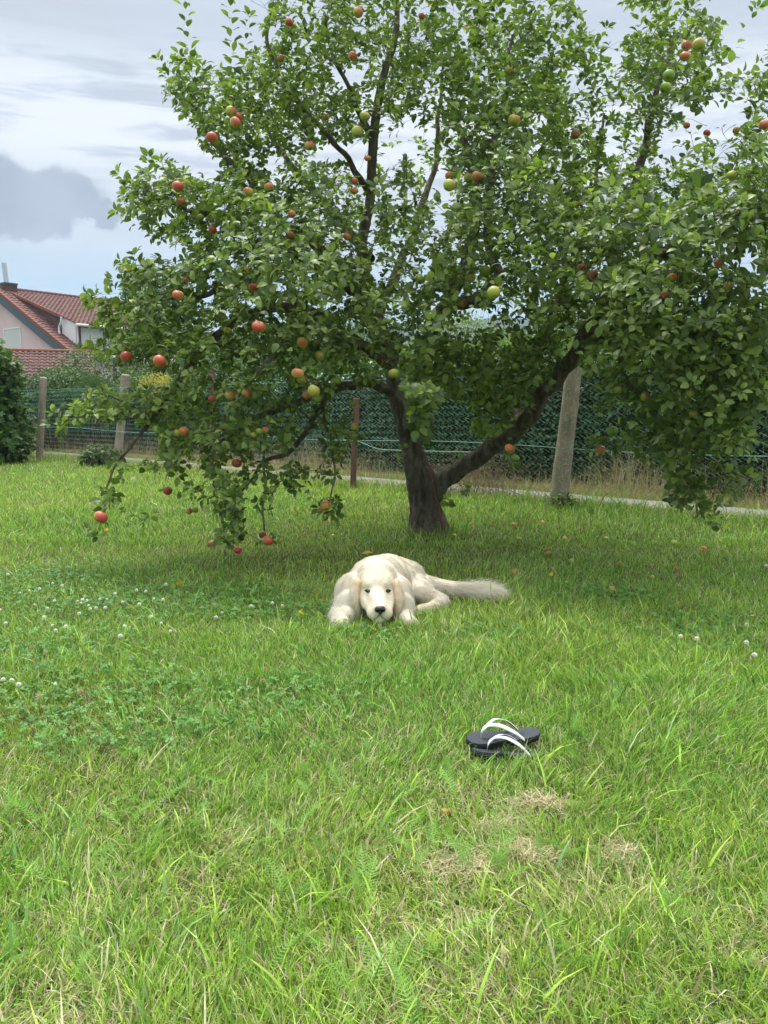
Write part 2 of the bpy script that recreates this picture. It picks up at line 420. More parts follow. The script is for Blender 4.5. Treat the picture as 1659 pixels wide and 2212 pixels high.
# ------------------------------------------------------------------ hedge beyond the path
def hedge():
    root = empty('hedge', FL(-4, 2.6), 0, 'long dark ivy hedge running along the far side of the gravel path', 'hedge')
    base = np.array(root.location)
    S0, S1 = -17.5, 9.0
    L = S1 - S0; n = 52000
    s = S0 + L * rng.random(n) ** .8; side = rng.random(n)
    def top(s): return 1.42 + .30 * fbm(s * .55, s * 0, 41) + .06 * vnoise(s * 2.1, s * 0, 6) - .12 * (s < -7)
    T = top(s)
    h = rng.random(n) ** .85 * T; face = side < .62
    off = np.where(face, 2.15 + .35 * fbm(s * 1.4, h * 1.6, 43) + rng.random(n) ** 2 * .25 + .10 * (h / T) ** 2, 2.3 + rng.random(n) * 1.2)
    z = np.where(face, h, T + rng.normal(0, .05, n) + (rng.random(n) < .04) * rng.random(n) * .3)
    pts = np.array([0, FY0, 0]) + s[:, None] * np.array(fdir) + off[:, None] * np.array(fnor); pts[:, 2] = z
    out = np.where(face[:, None], -np.array(fnor), np.array([0, 0, 1.0]))
    leaf_cloud('foliage', pts - base, out, .070, 'diamond', M_hedge, root, .45, .65, wide=1.5)
    # solid dark core in place of stems, coloured as the shade inside the hedge
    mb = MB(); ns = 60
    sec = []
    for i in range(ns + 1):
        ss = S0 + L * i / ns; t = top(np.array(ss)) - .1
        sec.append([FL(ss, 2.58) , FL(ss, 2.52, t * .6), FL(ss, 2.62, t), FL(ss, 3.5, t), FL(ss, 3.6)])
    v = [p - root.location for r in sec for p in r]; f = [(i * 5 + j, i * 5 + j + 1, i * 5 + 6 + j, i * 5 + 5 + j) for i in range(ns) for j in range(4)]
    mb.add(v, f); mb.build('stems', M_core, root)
hedge()

# ------------------------------------------------------------------ bushes and trees behind
def bush(name, label, cat, blobs, n, size, kind, mat, trunk=None, group=None, shell=.45, core=True, wide=1.0, jit=.8, droop=.3):
    b0 = blobs[0]; root = empty(name, (b0[0], b0[1], 0), 0, label, cat, group)
    o = np.array(root.location)
    p, d = blob_points(n, blobs, shell); k = p[:, 2] > .03; p = p[k]; d = d[k]
    leaf_cloud('crown' if trunk else 'foliage', p - o, d, size, kind, mat, root, droop, jit, wide=wide)
    mb = MB()
    if trunk:
        r = trunk; top = b0[2]
        path = smooth_path([(0, 0, -.1), (.05, .02, top * .4), (-.03, .04, top), (0, 0, top + b0[5] * .6)], 4)
        mb.tube(path, np.linspace(r, r * .35, len(path)), 8)
        for b in blobs:
            e = np.array(b[:3]) - o; e[2] += b[5] * .3
            pa = smooth_path([path[5], (path[5] + e) / 2 + np.array([0, 0, -.1]), e], 4); mb.tube(pa, np.linspace(r * .5, .012, len(pa)), 6)
        mb.build('trunk', M_bark2, root, True)
    elif core:
        for b in blobs:
            c = np.array(b[:3]) - o
            for q in range(9):
                e = c + rand_dirs(1)[0] * np.array(b[3:]) * .8; e[2] = abs(e[2])
                pa = smooth_path([(c[0] + rng.normal(0, .08), c[1] + rng.normal(0, .08), 0), (c + e) / 2, e], 3); mb.tube(pa, np.linspace(.022, .006, len(pa)), 5)
        mb.build('stems', M_bark2, root, True)
    return root
# big maple bush at the left edge, on the lawn side of the fence end
Y = 15.0
def B(px, py, Y, rx, ry, rz):
    p = P(px, py, Y); return (p.x, p.y, p.z, rx, ry, rz)
bush('maple_bush', 'tall bush with lobed green leaves at the left edge of the lawn', 'bush',
     [B(-20, 870, Y, .62, .7, 1.0), B(15, 900, Y, .42, .6, .75), B(-30, 790, Y, .55, .6, .55), B(18, 800, Y, .28, .35, .38), B(30, 945, Y, .38, .5, .45), B(5, 960, Y - .3, .5, .5, .4), B(-70, 800, Y, .8, .8, .9)], 3600, .15, 'lobed', M_maple, shell=.25)
bush('bush', 'rounded green bush above the hedge between the two left concrete posts', 'bush', [B(150, 845, 19.5, .9, .7, .62), B(112, 870, 19, .5, .5, .5), B(195, 865, 19.5, .5, .5, .5)], 5200, .085, 'diamond', M_mid)
bush('bush', 'low dark bush behind the leftmost concrete post', 'bush', [B(75, 850, 19, .5, .5, .45), B(100, 845, 20, .5, .6, .5)], 2600, .08, 'diamond', M_hedge)
bush('feathery_bush', 'pale feathery bush just left of the second concrete post', 'bush', [B(205, 855, 18.2, .5, .5, .5), B(225, 870, 18, .45, .45, .45)], 6500, .075, 'diamond', M_blue, wide=.3, jit=.5, droop=-.5)
bush('flowering_bush', 'yellow flowering bush right of the second concrete post', 'bush', [B(345, 845, 17.5, .5, .5, .42), B(375, 860, 17.5, .4, .4, .36)], 4200, .055, 'diamond', M_yel, jit=.9)
bush('bush', 'leafy green bush right of the yellow flowering bush', 'bush', [B(425, 850, 17.5, .6, .6, .75), B(470, 830, 18, .8, .8, .9), B(415, 800, 18.5, .5, .5, .7)], 6500, .085, 'diamond', M_mid)
bush('bush', 'dark green bush between the yellow bush and the small dark tree', 'bush', [B(300, 850, 18.5, .55, .5, .5), B(270, 865, 18, .4, .4, .4)], 3000, .075, 'diamond', M_mid)
bush('tree', 'small dark tree seen past the left side of the apple tree', 'tree',
     [B(335, 690, 21, .95, .9, 1.1), B(300, 640, 21, .5, .5, .55), B(285, 605, 21, .3, .3, .38), B(370, 650, 21, .6, .6, .8), B(300, 740, 20.8, .75, .7, .5), B(400, 720, 21, .8, .8, .8)], 15000, .075, 'diamond', M_mid, trunk=.12, group='trees behind the hedge')
bush('tree', 'light green tree behind the hedge, left of the apple trunk', 'tree', [B(590, 770, 21, 1.3, 1, 1.0), B(520, 800, 20, .8, .8, .8), B(660, 800, 20, .9, .9, .7)], 11000, .10, 'diamond', M_light, trunk=.12, group='trees behind the hedge')
bush('tree', 'light green tree behind the hedge, right behind the apple trunk', 'tree', [B(760, 800, 18, .9, .9, .55), B(830, 790, 19, .9, .8, .6), B(900, 800, 18, .8, .8, .5)], 9000, .095, 'diamond', M_light, trunk=.1, group='trees behind the hedge')
bush('shrub', 'sunny yellow green shrub above the hedge near the leaning limb', 'shrub', [B(1010, 790, 16.5, .9, .8, .45), B(1100, 780, 16, .8, .7, .5), B(1180, 770, 15, .7, .7, .55)], 9000, .09, 'diamond', M_light, group='shrubs behind the hedge')
bush('shrub', 'red and green leaved shrub right behind the thick concrete post', 'shrub', [B(1215, 800, 13.5, .5, .5, .35), B(1270, 790, 13.5, .5, .5, .4)], 4500, .075, 'diamond', M_mid)
bush('shrub', 'bright leafy shrub over the hedge right of the thick concrete post', 'shrub', [B(1360, 780, 14, .8, .7, .55), B(1450, 770, 14, .8, .8, .6)], 8000, .09, 'diamond', M_light, group='shrubs behind the hedge')
bush('shrub', 'bright leafy shrub over the hedge at the right edge', 'shrub', [B(1560, 770, 13, .8, .8, .6), B(1650, 780, 13, .8, .8, .6), B(1740, 760, 13, .9, .8, .7)], 8000, .09, 'diamond', M_light, group='shrubs behind the hedge')
# middle-distance garden trees
for i, (px, py, Yd, rx, rz, lab, mt) in enumerate([
        (-60, 850, 34, 2.2, 1.5, 'dark shrubbery under the lower tiled roof', M_mid), (250, 830, 36, 3.0, 2.0, 'green tree between the house and the small dark tree', M_mid),
        (700, 745, 48, 3.4, 2.6, 'distant garden tree glimpsed through the middle of the crown', M_mid), (1010, 760, 44, 3.4, 2.3, 'distant garden tree above the thick leaning limb', M_light),
        (1300, 750, 42, 4.2, 2.6, 'distant tree behind the shrubs on the right', M_mid), (1600, 760, 46, 5.0, 2.6, 'distant tree beyond the hedge at the right edge', M_mid)]):
    p = P(px, py, Yd)
    bush('garden_tree', lab, 'tree', [(p.x, Yd, p.z, rx, 2, rz), (p.x + rx * .6, Yd, p.z - .4, rx * .7, 2, rz * .8), (p.x - rx * .7, Yd, p.z - .6, rx * .6, 2, rz * .7)], 9000, .20, 'diamond', mt, trunk=.2, group='garden trees in the distance')
# small shrubs at the fence foot
bush('bramble', 'low grey green bramble at the foot of the second concrete post', 'shrub', [B(216, 980, 14.3, .32, .25, .18), B(196, 988, 14.2, .26, .18, .10)], 420, .10, 'diamond', M_blue)
bush('sapling', 'small leafy seedling at the foot of the thick concrete post', 'plant', [B(1215, 1082, 8.1, .16, .1, .07)], 110, .06, 'diamond', M_light)
# ------------------------------------------------------------------ house with red tiled roofs
def m_tile(c1, c2, c3):
    def f(g, b):
        o = g.coord(); n = g.noise(o, 1.2, 4); n2 = g.noise(o, 14, 3)
        c = g.mix(g.map(n, .35, .65), c1, c2); c = g.mix(g.map(n2, .5, .75), c, c3); g.l.new(c, b.inputs['Base Color'])
    return f
M_tile = principled('clay_tile', m_tile((.135, .050, .040), (.10, .040, .034), (.19, .09, .07)), rough=.7)
M_tile2 = principled('old_clay_tile', m_tile((.13, .058, .05), (.09, .045, .042), (.27, .17, .14)), rough=.8)
M_verge = principled('verge_tile', m_tile((.22, .075, .038), (.16, .058, .036), (.27, .11, .06)), rough=.7)
M_slate = principled('dark_red_shingle', m_tile((.085, .040, .042), (.065, .034, .036), (.12, .06, .055)), rough=.8)
M_pink = principled('pink_render', lambda g, b: g.l.new(g.mix(g.map(g.noise(g.coord(), .8, 5), .3, .7), (.60, .44, .47), (.66, .50, .52)), b.inputs['Base Color']), rough=.95, spec=.1)
M_fascia = principled('grey_fascia', base=(.065, .085, .11), rough=.6)
M_white = principled('white_plastic', base=(.72, .72, .72), rough=.45)
def m_shut(g, b):
    w = g.node('ShaderNodeTexWave', i_Vector=g.coord(), i_Scale=6.0, bands_direction='Z', wave_type='BANDS'); bump(g, b, w.outputs['Fac'], .4, .02)
M_shut = principled('roller_shutter', m_shut, base=(.55, .56, .56), rough=.6)
M_wood = principled('brown_wood', base=(.06, .022, .02), rough=.5)
M_chim = principled('chimney_brick', m_tile((.10, .055, .05), (.075, .045, .043), (.14, .09, .08)), rough=.9)
M_steel = principled('steel_flue', base=(.55, .56, .57), rough=.35, metal=.6)

def tile_roof(name, O, U, V, nu, nv, mat, parent, tw, skip=None):
    """O corner at ridge; U along ridge (whole length vector); V down the slope (vector). wavy interlocking tiles, each course lapped"""
    U = Vector(U); V = Vector(V); N = U.cross(V).normalized()
    if N.z < 0: N = -N
    vs = []; fs = []; prof = [(0, .0), (.2, .045), (.4, .055), (.6, .03), (.8, -.01)]
    cols = [(i + a, h) for i in range(nu) for a, h in prof] + [(nu, 0)]
    nc = len(cols)
    for j in range(nv):
        for e, lift in ((0, .0), (1.06, .045)):
            for c, h in cols:
                jit = .012 * (hash((int(c), j)) % 100 / 100 - .5)
                vs.append(O + U * (c / nu) + V * ((j + e) / nv) + N * (h + lift + jit))
        b = j * 2 * nc
        fs += [(b + k, b + nc + k, b + nc + k + 1, b + k + 1) for k in range(nc - 1)]
        # exposed front edge
        b2 = len(vs)
        for c, h in cols: vs.append(O + U * (c / nu) + V * ((j + 1.06) / nv) + N * (h - .0))
        fs += [(b + nc + k, b2 + k, b2 + k + 1, b + nc + k + 1) for k in range(nc - 1)]
        vs_len = len(vs)
        # keep block size regular
        if j == 0: blk = vs_len
    me = bpy.data.meshes.new(name)
    # rebuild indices since each course has 3 rows
    fs = []
    for j in range(nv):
        b = j * 3 * nc
        for k in range(nc - 1):
            fs.append((b + k, b + nc + k, b + nc + k + 1, b + k + 1)); fs.append((b + nc + k, b + 2 * nc + k, b + 2 * nc + k + 1, b + nc + k + 1))
    if skip:
        keep = []
        for f in fs:
            c = sum((vs[i] for i in f), Vector()) / 4; d = c - O
            uu = d.dot(U) / U.length_squared; vv = d.dot(V) / V.length_squared
            if not skip(uu, vv): keep.append(f)
        fs = keep
    me.from_pydata([tuple(p - parent.location) for p in vs], [], fs); me.update()
    o = link(name, me, mat, parent); o['kind'] = 'stuff'; return o

def house():
    hx = R(52)
    d = Vector((math.cos(hx), math.sin(hx), 0)); n = Vector((math.sin(hx), -math.cos(hx), 0))      # along ridge / down-slope side
    A = P(-14, 622, 56)                                   # gable apex
    verge_end = P(145, 756.5, 50.2)
    w = (verge_end - A).dot(n); drop = A.z - verge_end.z; tanp = drop / w
    root = empty('house', (A.x, A.y, 0), 0, 'pink rendered house with red tiled roof, dormer and white roller shutters', 'house')
    def L(u, v, z): return A + d * u + n * v + Vector((0, 0, z))        # z relative to ridge
    def part(name, mb, mat, parent=root): 
        for k in range(len(mb.v)): mb.v[k] = mb.v[k] - np.array(root.location)
        return mb.build(name, mat, parent)
    LEN = 12.2; W = w + .1; zb = -A.z
    # walls: pink gable wall as a solid
    mb = MB(); poly = [L(.35, -W, zb), L(.35, W - .3, zb), L(.35, W - .3, -tanp * W - .15), L(.35, 0, -.35), L(.35, -W, -tanp * W - .15)]
    mb.prism(poly, (0, 0, 0), d * (LEN - .7)); part('wall', mb, M_pink)
    # main roof with tiles, opening left for the dormer
    du0, du1 = .30, .72
    sk = lambda u, v: (.03 < u < .78 and .30 < v < 1.2) and False
    tile_roof('roof_tiles', L(0, 0, .02), d * LEN, n * (W + .25) + Vector((0, 0, -tanp * (W + .25))), 40, 24, M_tile, root, .3)
    tile_roof('roof_tiles', L(0, 0, .02), d * LEN, -n * (W + .25) + Vector((0, 0, -tanp * (W + .25))), 40, 24, M_tile, root, .3)
    mb = MB(); sl = Vector((0, 0, -.28))
    mb.prism([L(.02, -W, -tanp * W - .06), L(.02, 0, -.06), L(.02, W + .2, -tanp * (W + .2) - .06), L(.02, W + .2, -tanp * (W + .2) - .30), L(.02, 0, -.34), L(.02, -W, -tanp * W - .30)], d * .0, d * (LEN - .04)); part('roof_slab', mb, M_wood)
    # grey barge board and orange verge tiles
    mb = MB(); mb.prism([L(-.04, 0, -.10), L(-.04, W + .25, -tanp * (W + .25) - .10), L(-.04, W + .25, -tanp * (W + .25) - .72), L(-.04, 0, -.72)], d * 0, d * .05); part('barge_board', mb, M_fascia)
    mb = MB(); mb.prism([L(-.04, 0, -.10), L(-.04, -W, -tanp * W - .10), L(-.04, -W, -tanp * W - .72), L(-.04, 0, -.72)], d * 0, d * .05); part('barge_board', mb, M_fascia)
    nt = 26; vm = None
    for k in range(nt):
        a, b = k / nt * (W + .25), (k + 1.1) / nt * (W + .25)
        mb = MB(); mb.prism([Vector((0, 0, 0)), n * (b - a) + Vector((0, 0, -tanp * (b - a) + .04)), n * (b - a) + Vector((0, 0, -tanp * (b - a) - .18)), Vector((0, 0, -.22))], -d * .08, d * .16) if vm is None else None
        if vm is None: vm = mb.mesh('verge_tile'); vm.materials.append(M_verge)
        o = link('verge_tile', vm, None, root); o.location = L(0, a, -tanp * a + .10) - root.location
    # ridge tiles
    rm = None
    for k in range(32):
        if rm is None:
            mb = MB(); mb.tube([(0, 0, 0), tuple(d * (LEN / 32 * 1.06))], [.15, .13], 8); rm = mb.mesh('ridge_tile'); rm.materials.append(M_tile)
        o = link('ridge_tile', rm, None, root); o.location = L(LEN / 32 * k, 0, .05) - root.location
    # chimney with steel flue
    cp = P(19, 624, 56.8)
    mb = MB(); Mr = Matrix.Rotation(hx, 4, 'Z')
    mb.box((0, 0, 0), (.9, .7, 2.2), Matrix.Translation(Vector((cp.x, cp.y, cp.z - .75))) @ Mr); ch = part('chimney', mb, M_chim)
    mb = MB(); mb.box((0, 0, 0), (.98, .8, .12), Matrix.Translation(Vector((cp.x, cp.y, cp.z + .33))) @ Mr); part('chimney_cap', mb, M_fascia, ch)
    fp = P(15.5, 630, 56.8)
    mb = MB(); mb.tube([Vector((fp.x, fp.y, cp.z + .3)), Vector((fp.x - .10, fp.y, fp.z + 1.98))], .17, 12); part('flue', mb, M_steel, ch)
    mb = MB(); mb.tube([Vector((fp.x + .0, fp.y - .05, fp.z + .45)), Vector((fp.x, fp.y - .24, fp.z + .45))], .08, 8); part('flue_hatch', mb, M_steel, ch)
    # first dormer: low roof rising out of the slope, shingled cheek to the gable side
    zo = lambda v: -tanp * v
    u0 = 1.0; v_top = .55; v_front = (P(107, 728, 52) - A).dot(n); v_front = W * .74; v2 = W * .93; s2 = tanp - 1.55 / (v2 - v_top)
    def dz(v): return zo(v_top) - s2 * (v - v_top)
    poly = [L(u0, v_top, dz(v_top) - .02), L(u0, v_front, dz(v_front) - .02), L(u0, v_front, zo(v_front) - .1), L(u0, v_top, zo(v_top) - .12)]
    LEN2 = 2.1
    mb = MB(); mb.prism(poly, d * 0, d * .12); part('dormer_cheek', mb, M_slate)
    # shingle courses on the cheek
    H = dz(v_front) - zo(v_front)
    for k in range(9):
        z0 = zo(v_front) + H * k / 9
        # v where cheek exists at this height on roof line
        va = max(v_top, -(z0) / tanp)
        ztop = z0 + H / 9
        vb = v_front
        m_ = int(max(1, (vb - va) / .34)); 
        for q_ in range(m_):
            a = vb - (q_ + 1) * .34; b = vb - q_ * .34
            if a < va - .05: break
            if ztop > dz(a): continue
            mb = MB(); mb.prism([L(u0 - .012, a + .012, ztop + .02), L(u0 - .012, b - .012, ztop + .02), L(u0 - .03, b - .012, z0), L(u0 - .03, a + .012, z0)], d * 0, -d * .02); part('shingle', mb, M_slate)
    tile_roof('dormer_tiles', L(u0 - .15, v_top - .1, dz(v_top - .1) + .03), d * (LEN * .80), n * (v2 + .4 - v_top) + Vector((0, 0, -s2 * (v2 + .4 - v_top))), 32, 20, M_tile, root, .3)
    mb = MB(); mb.prism([L(u0 - .17, v_top - .1, dz(v_top - .1) + .10), L(u0 - .17, v_front + .3, dz(v_front + .3) + .10), L(u0 - .17, v_front + .3, dz(v_front + .3) - .10), L(u0 - .17, v_top - .1, dz(v_top - .1) - .10)], d * 0, d * .12); part('verge_trim', mb, M_verge)
    mb = MB(); mb.prism([L(u0, v_front, dz(v_front) - .05), L(u0, v2, dz(v2) - .05), L(u0, v2, zo(v2) - .1), L(u0, v_front, zo(v_front) - .1)], d * 0, d * .1); part('dormer_side', mb, M_white)
    gutter_v, gutter_z = v_front, dz(v_front); v_front = v2
    # dormer front wall with posts and shutters
    uend = u0 + LEN * .80 - .3
    zt = dz(v_front) - .05; zl = zo(v_front) - .1
    mb = MB(); mb.prism([L(u0, v_front - .15, zt), L(uend, v_front - .15, zt), L(uend, v_front - .15, zl), L(u0, v_front - .15, zl)], n * 0, n * .12); part('dormer_front', mb, M_pink)
    nwin = 5; ww = (uend - u0 - .3) / nwin
    for k in range(nwin):
        a = u0 + .15 + ww * k; fr = MB()
        for (x0, x1, z0, z1) in ((a, a + .10, zl + .05, zt - .1), (a + ww - .10, a + ww, zl + .05, zt - .1), (a + .1, a + ww - .1, zt - .2, zt - .1)):
            fr.prism([L(x0, v_front - .03, z0), L(x1, v_front - .03, z0), L(x1, v_front - .03, z1), L(x0, v_front - .03, z1)], n * 0, n * .1)
        wdw = part('window', fr, M_wood)
        mb = MB(); mb.prism([L(a + .11, v_front - .03, zl + .05), L(a + ww - .11, v_front - .03, zl + .05), L(a + ww - .11, v_front - .03, zt - .21), L(a + .11, v_front - .03, zt - .21)], n * 0, n * .05); part('roller_shutter', mb, M_shut, wdw)
    # gutters and the white downpipe
    mb = MB(); mb.tube([L(u0 - .25, v_front + .38, dz(v_front + .3) - .05), L(uend + .3, v_front + .38, dz(v_front + .3) - .05)], .09, 8); part('gutter', mb, M_white)
    mb = MB(); pa = smooth_path([L(u0 - .22, gutter_v + .38, gutter_z - .1), L(u0 - .22, gutter_v + .30, gutter_z - .45), L(u0 - .2, gutter_v + .0, gutter_z - .75), L(u0 - .2, gutter_v, zo(gutter_v) + .02)], 5); mb.tube(pa, .07, 8); part('downpipe', mb, M_white)
    mb = MB(); mb.tube([L(-.1, W + .35, zo(W + .25) - .12), L(LEN, W + .35, zo(W + .25) - .12)], .10, 8); part('gutter', mb, M_white)
    # window in the pink gable
    z1 = P(50, 704, 54).z - A.z; z0 = z1 - 1.75
    c = (P(24, 704, 54) - A).dot(n)
    for s_, w_, mt, of in (('window', .0, M_white, .02),):
        fr = MB()
        v1 = c; v0 = c - 2.4
        for (a, b, e, f_) in ((v0, v0 + .09, z0, z1), (v1 - .09, v1, z0, z1), (v0 + .09, v1 - .09, z1 - .09, z1), (v0 + .09, v1 - .09, z0, z0 + .09)):
            fr.prism([L(.29, a, e), L(.29, b, e), L(.29, b, f_), L(.29, a, f_)], d * 0, d * .08)
        wd = part('window', fr, M_white)
        mb = MB(); mb.prism([L(.32, v0 + .09, z0 + .09), L(.32, v1 - .09, z0 + .09), L(.32, v1 - .09, z1 - .09), L(.32, v0 + .09, z1 - .09)], d * 0, d * .03); part('roller_shutter', mb, M_shut, wd)
        mb = MB(); mb.prism([L(.22, v0 - .1, z0 - .08), L(.22, v1 + .1, z0 - .08), L(.22, v1 + .1, z0), L(.22, v0 - .1, z0)], d * 0, d * .12); part('sill', mb, M_white, wd)
house()
def annexe():
    hx = R(20)
    d = Vector((math.cos(hx), math.sin(hx), 0)); n = Vector((math.sin(hx), -math.cos(hx), 0))
    A = P(-60, 756, 42)
    root = empty('garage', (A.x, A.y, 0), 0, 'low building with weathered reddish brown tiles in front of the pink house', 'building')
    LEN = (P(205, 760, 44.5) - A).length; V = n * 3.4 + Vector((0, 0, -1.9))
    tile_roof('roof_tiles', A, d * LEN, V, int(LEN / .27), 11, M_tile2, root, .27)
    tile_roof('roof_tiles', A, d * LEN, -n * 3.4 + Vector((0, 0, -1.9)), int(LEN / .27), 11, M_tile2, root, .27)
    mb = MB(); poly = [Vector(A) + d * .2 + n * 3.0 + Vector((0, 0, -1.75)), Vector(A) + d * .2 + Vector((0, 0, -.15)), Vector(A) + d * .2 - n * 3.0 + Vector((0, 0, -1.75)), Vector((A.x, A.y, 0)) + d * .2 - n * 3.0, Vector((A.x, A.y, 0)) + d * .2 + n * 3.0]
    mb.prism(poly, d * 0, d * (LEN - .4)); mb.v = [v - np.array(root.location) for v in mb.v]; mb.build('wall', M_pink, root)
    rm = None
    for k in range(int(LEN / .4)):
        if rm is None:
            mb = MB(); mb.tube([(0, 0, 0), tuple(d * .43)], [.13, .115], 8); rm = mb.mesh('ridge_tile'); rm.materials.append(M_verge)
        o = link('ridge_tile', rm, None, root); o.location = Vector((0, 0, A.z + .03)) + d * .4 * k
annexe()
# ------------------------------------------------------------------ chain link fence
def m_conc(g, b):
    o = g.coord(); n = g.noise(o, 6, 5); n2 = g.noise(o, 45, 4); n3 = g.noise(g.mapping(o, (1, 1, .3)), 9, 4)
    c = g.mix(g.map(n, .35, .65), (.33, .285, .215), (.25, .215, .16)); c = g.mix(g.map(n2, .5, .7), c, (.48, .42, .32)); c = g.mix(g.map(n3, .55, .72), c, (.20, .19, .12))
    g.l.new(c, b.inputs['Base Color']); bump(g, b, g.math('ADD', n2, n), .7, .012)
M_conc = principled('weathered_concrete', m_conc, rough=.95, spec=.1)
def m_rwood(g, b):
    o = g.coord(); w = g.noise(g.mapping(o, (30, 30, 2)), 1.5, 4); c = g.mix(g.map(w, .35, .7), (.20, .115, .085), (.12, .07, .055)); c = g.mix(g.map(g.noise(o, 8, 3), .55, .7), c, (.30, .20, .16))
    g.l.new(c, b.inputs['Base Color']); bump(g, b, w, .5, .004)
M_rwood = principled('reddish_wood', m_rwood, rough=.85, spec=.1)
M_wire = principled('green_wire', lambda g, b: g.l.new(g.mix(g.map(g.node('ShaderNodeSeparateXYZ', i_Vector=g.coord()).outputs[2], .35, .65), (.26,.25,.20), (.15, .36, .28)), b.inputs['Base Color']), rough=.4, spec=.5)
M_string = principled('pale_green_wire', base=(.35, .58, .52), rough=.5)
def fence():
    root = empty('fence', tuple(FL(0)), math.atan2(fdir.y, fdir.x), 'chain link fence with concrete and wooden posts behind the apple tree', 'fence')
    Mi = Matrix.Translation(root.location) @ Matrix.Rotation(root.rotation_euler.z, 4, 'Z'); inv = Mi.inverted()
    def loc(p): return inv @ Vector(p)
    # woven wire
    S0, S1, H, pw, ph = -14.5, 7.5, 1.43, .072, .078
    nS = int((S1 - S0) / pw); nz = int(H / ph) * 2; verts = []; faces = []
    zz = np.arange(nz + 1) * ph / 2 + .01; base = 0
    for i in range(nS):
        x0 = S0 + i * pw; sg = np.where(np.arange(nz + 1) % 2 == 0, -1, 1)
        lean = .04 * np.sin(x0 * .9)
        x = x0 + sg * pw * .5 + zz * 0; y = .006 * sg + zz * lean + .012 * np.sin(x0 * 2.1 + zz * 3)
        z = zz + .02 * np.sin(x0 * .7) * (zz / H)
        pts = np.stack([x, y, z], -1); r = .0029
        o = np.array([(r, 0, 0), (-.5 * r, .87 * r, 0), (-.5 * r, -.87 * r, 0)])
        v = (pts[:, None] + o[None]).reshape(-1, 3); verts.append(v)
        k = np.arange(nz)[:, None] * 3 + base; j = np.arange(3)[None]
        faces.append(np.stack([k + j, k + (j + 1) % 3, k + 3 + (j + 1) % 3, k + 3 + j], -1).reshape(-1, 4)); base += len(v)
    o = link('wire_mesh', mesh_np('wire_mesh', np.concatenate(verts), np.concatenate(faces)), M_wire, root); o['kind'] = 'stuff'
    for z, r in ((.66, .0035), (1.44, .0030), (.03, .0025)):
        mb = MB(); pts = [(s, -.012, z + (.022 * math.sin(s * 1.3) if z < 1 and z > .1 else 0)) for s in np.linspace(S0, S1, 60)]
        mb.tube(pts, r, 5); mb.build('tension_wire', M_string if .1 < z < 1 else M_wire, root)
    mb = MB()
    a = loc(P(768, 952, 10.15)); b = loc(P(850, 972, 9.6)); c = loc(P(700, 948, 10.6))
    mb.tube(smooth_path([c, a, (a + b) / 2 + Vector((0, 0, -.03)), b, b + Vector((1.2, 0, .02))], 5), .0035, 5); mb.build('string', M_string, root)
    def post(name, foot, top, w0, w1, n, mat, rough=0.0, sq=False):
        foot = loc(foot); top = loc(top); foot.z = -.05
        path = [foot.lerp(top, t) for t in np.linspace(0, 1, 14)]
        pts = []; rad = np.linspace(w0, w1, 14) / 2
        v, f = tube_arrays(path, rad * (1.16 if n == 4 else 1), n)
        v = v.reshape(14, n, 3)
        for i in range(14):
            for j in range(n):
                q_ = mnoise.noise(Vector(v[i, j]) * 9) * rough
                v[i, j] += (v[i, j] - np.array(path[i])) * q_ / (rad[i] + 1e-6)
        mb = MB(); mb.add(v.reshape(-1, 3), f.tolist())
        t = v[-1]; cen = np.array(path[-1]) + (np.array(path[-1]) - np.array(path[-2])) * .18
        mb.add(np.vstack([t, (t - np.array(path[-1])) * .72 + cen, cen[None]]), [(i, (i + 1) % n, n + (i + 1) % n, n + i) for i in range(n)] + [(n + i, n + (i + 1) % n, 2 * n) for i in range(n)])
        return mb.build(name, mat, root, n > 6)
    Yr = G(1203, 1100).y
    post('concrete_post', G(1203, 1100), P(1243, 772, Yr + .05), .205, .165, 14, M_conc, .010)
    f1 = G(84, 994); post('concrete_post', f1, P(94, 817, f1.y), .150, .150, 8, M_conc, .004)
    f2 = G(252, 1006); post('concrete_post', f2, P(271, 811, f2.y), .158, .158, 8, M_conc, .006)
    f3 = G(762, 1057); post('wooden_post', f3, P(770, 862, f3.y), .095, .09, 4, M_rwood, .003)
    f4 = FL(-3.7, -.05); post('wooden_post', f4, P(458, 797, f4.y), .085, .085, 4, M_rwood, .003)
    f5 = FL(5.9, 0); post('concrete_post', f5, f5 + Vector((.1, 0, 1.5)), .19, .16, 14, M_conc, .010)
    f6 = FL(-13.6, 0); post('concrete_post', f6, f6 + Vector((.12, 0, 1.55)), .15, .15, 8, M_conc, .006)
fence()
# ------------------------------------------------------------------ apple tree
def m_bark(g, b):
    o = g.coord(); ms = g.mapping(o, (1, 1, .28)); v = g.node('ShaderNodeTexVoronoi', i_Vector=g.vmath('ADD', ms, g.vmath('SCALE', g.node('ShaderNodeTexNoise', i_Vector=o, i_Scale=14.0).outputs['Color']).outputs[0]).outputs[0], i_Scale=34.0, feature='DISTANCE_TO_EDGE')
    n = g.noise(ms, 22, 6, .65); n2 = g.noise(o, 5, 4)
    c = g.mix(g.map(n, .35, .65), (.24, .195, .145), (.60, .52, .40)); c = g.mix(g.map(n2, .55, .7), c, (.22, .225, .14))
    c = g.mix(g.map(g.noise(o, 11, 3), .64, .72), c, (.32, .33, .28))
    c = g.mix(g.map(v.outputs['Distance'], .06, .0), c, (.05, .042, .033))
    g.l.new(c, b.inputs['Base Color']); bump(g, b, g.math('ADD', n, g.map(v.outputs['Distance'], 0, .25)), 1.0, .03)
M_bark = principled('apple_bark', m_bark, rough=.95, spec=.08)
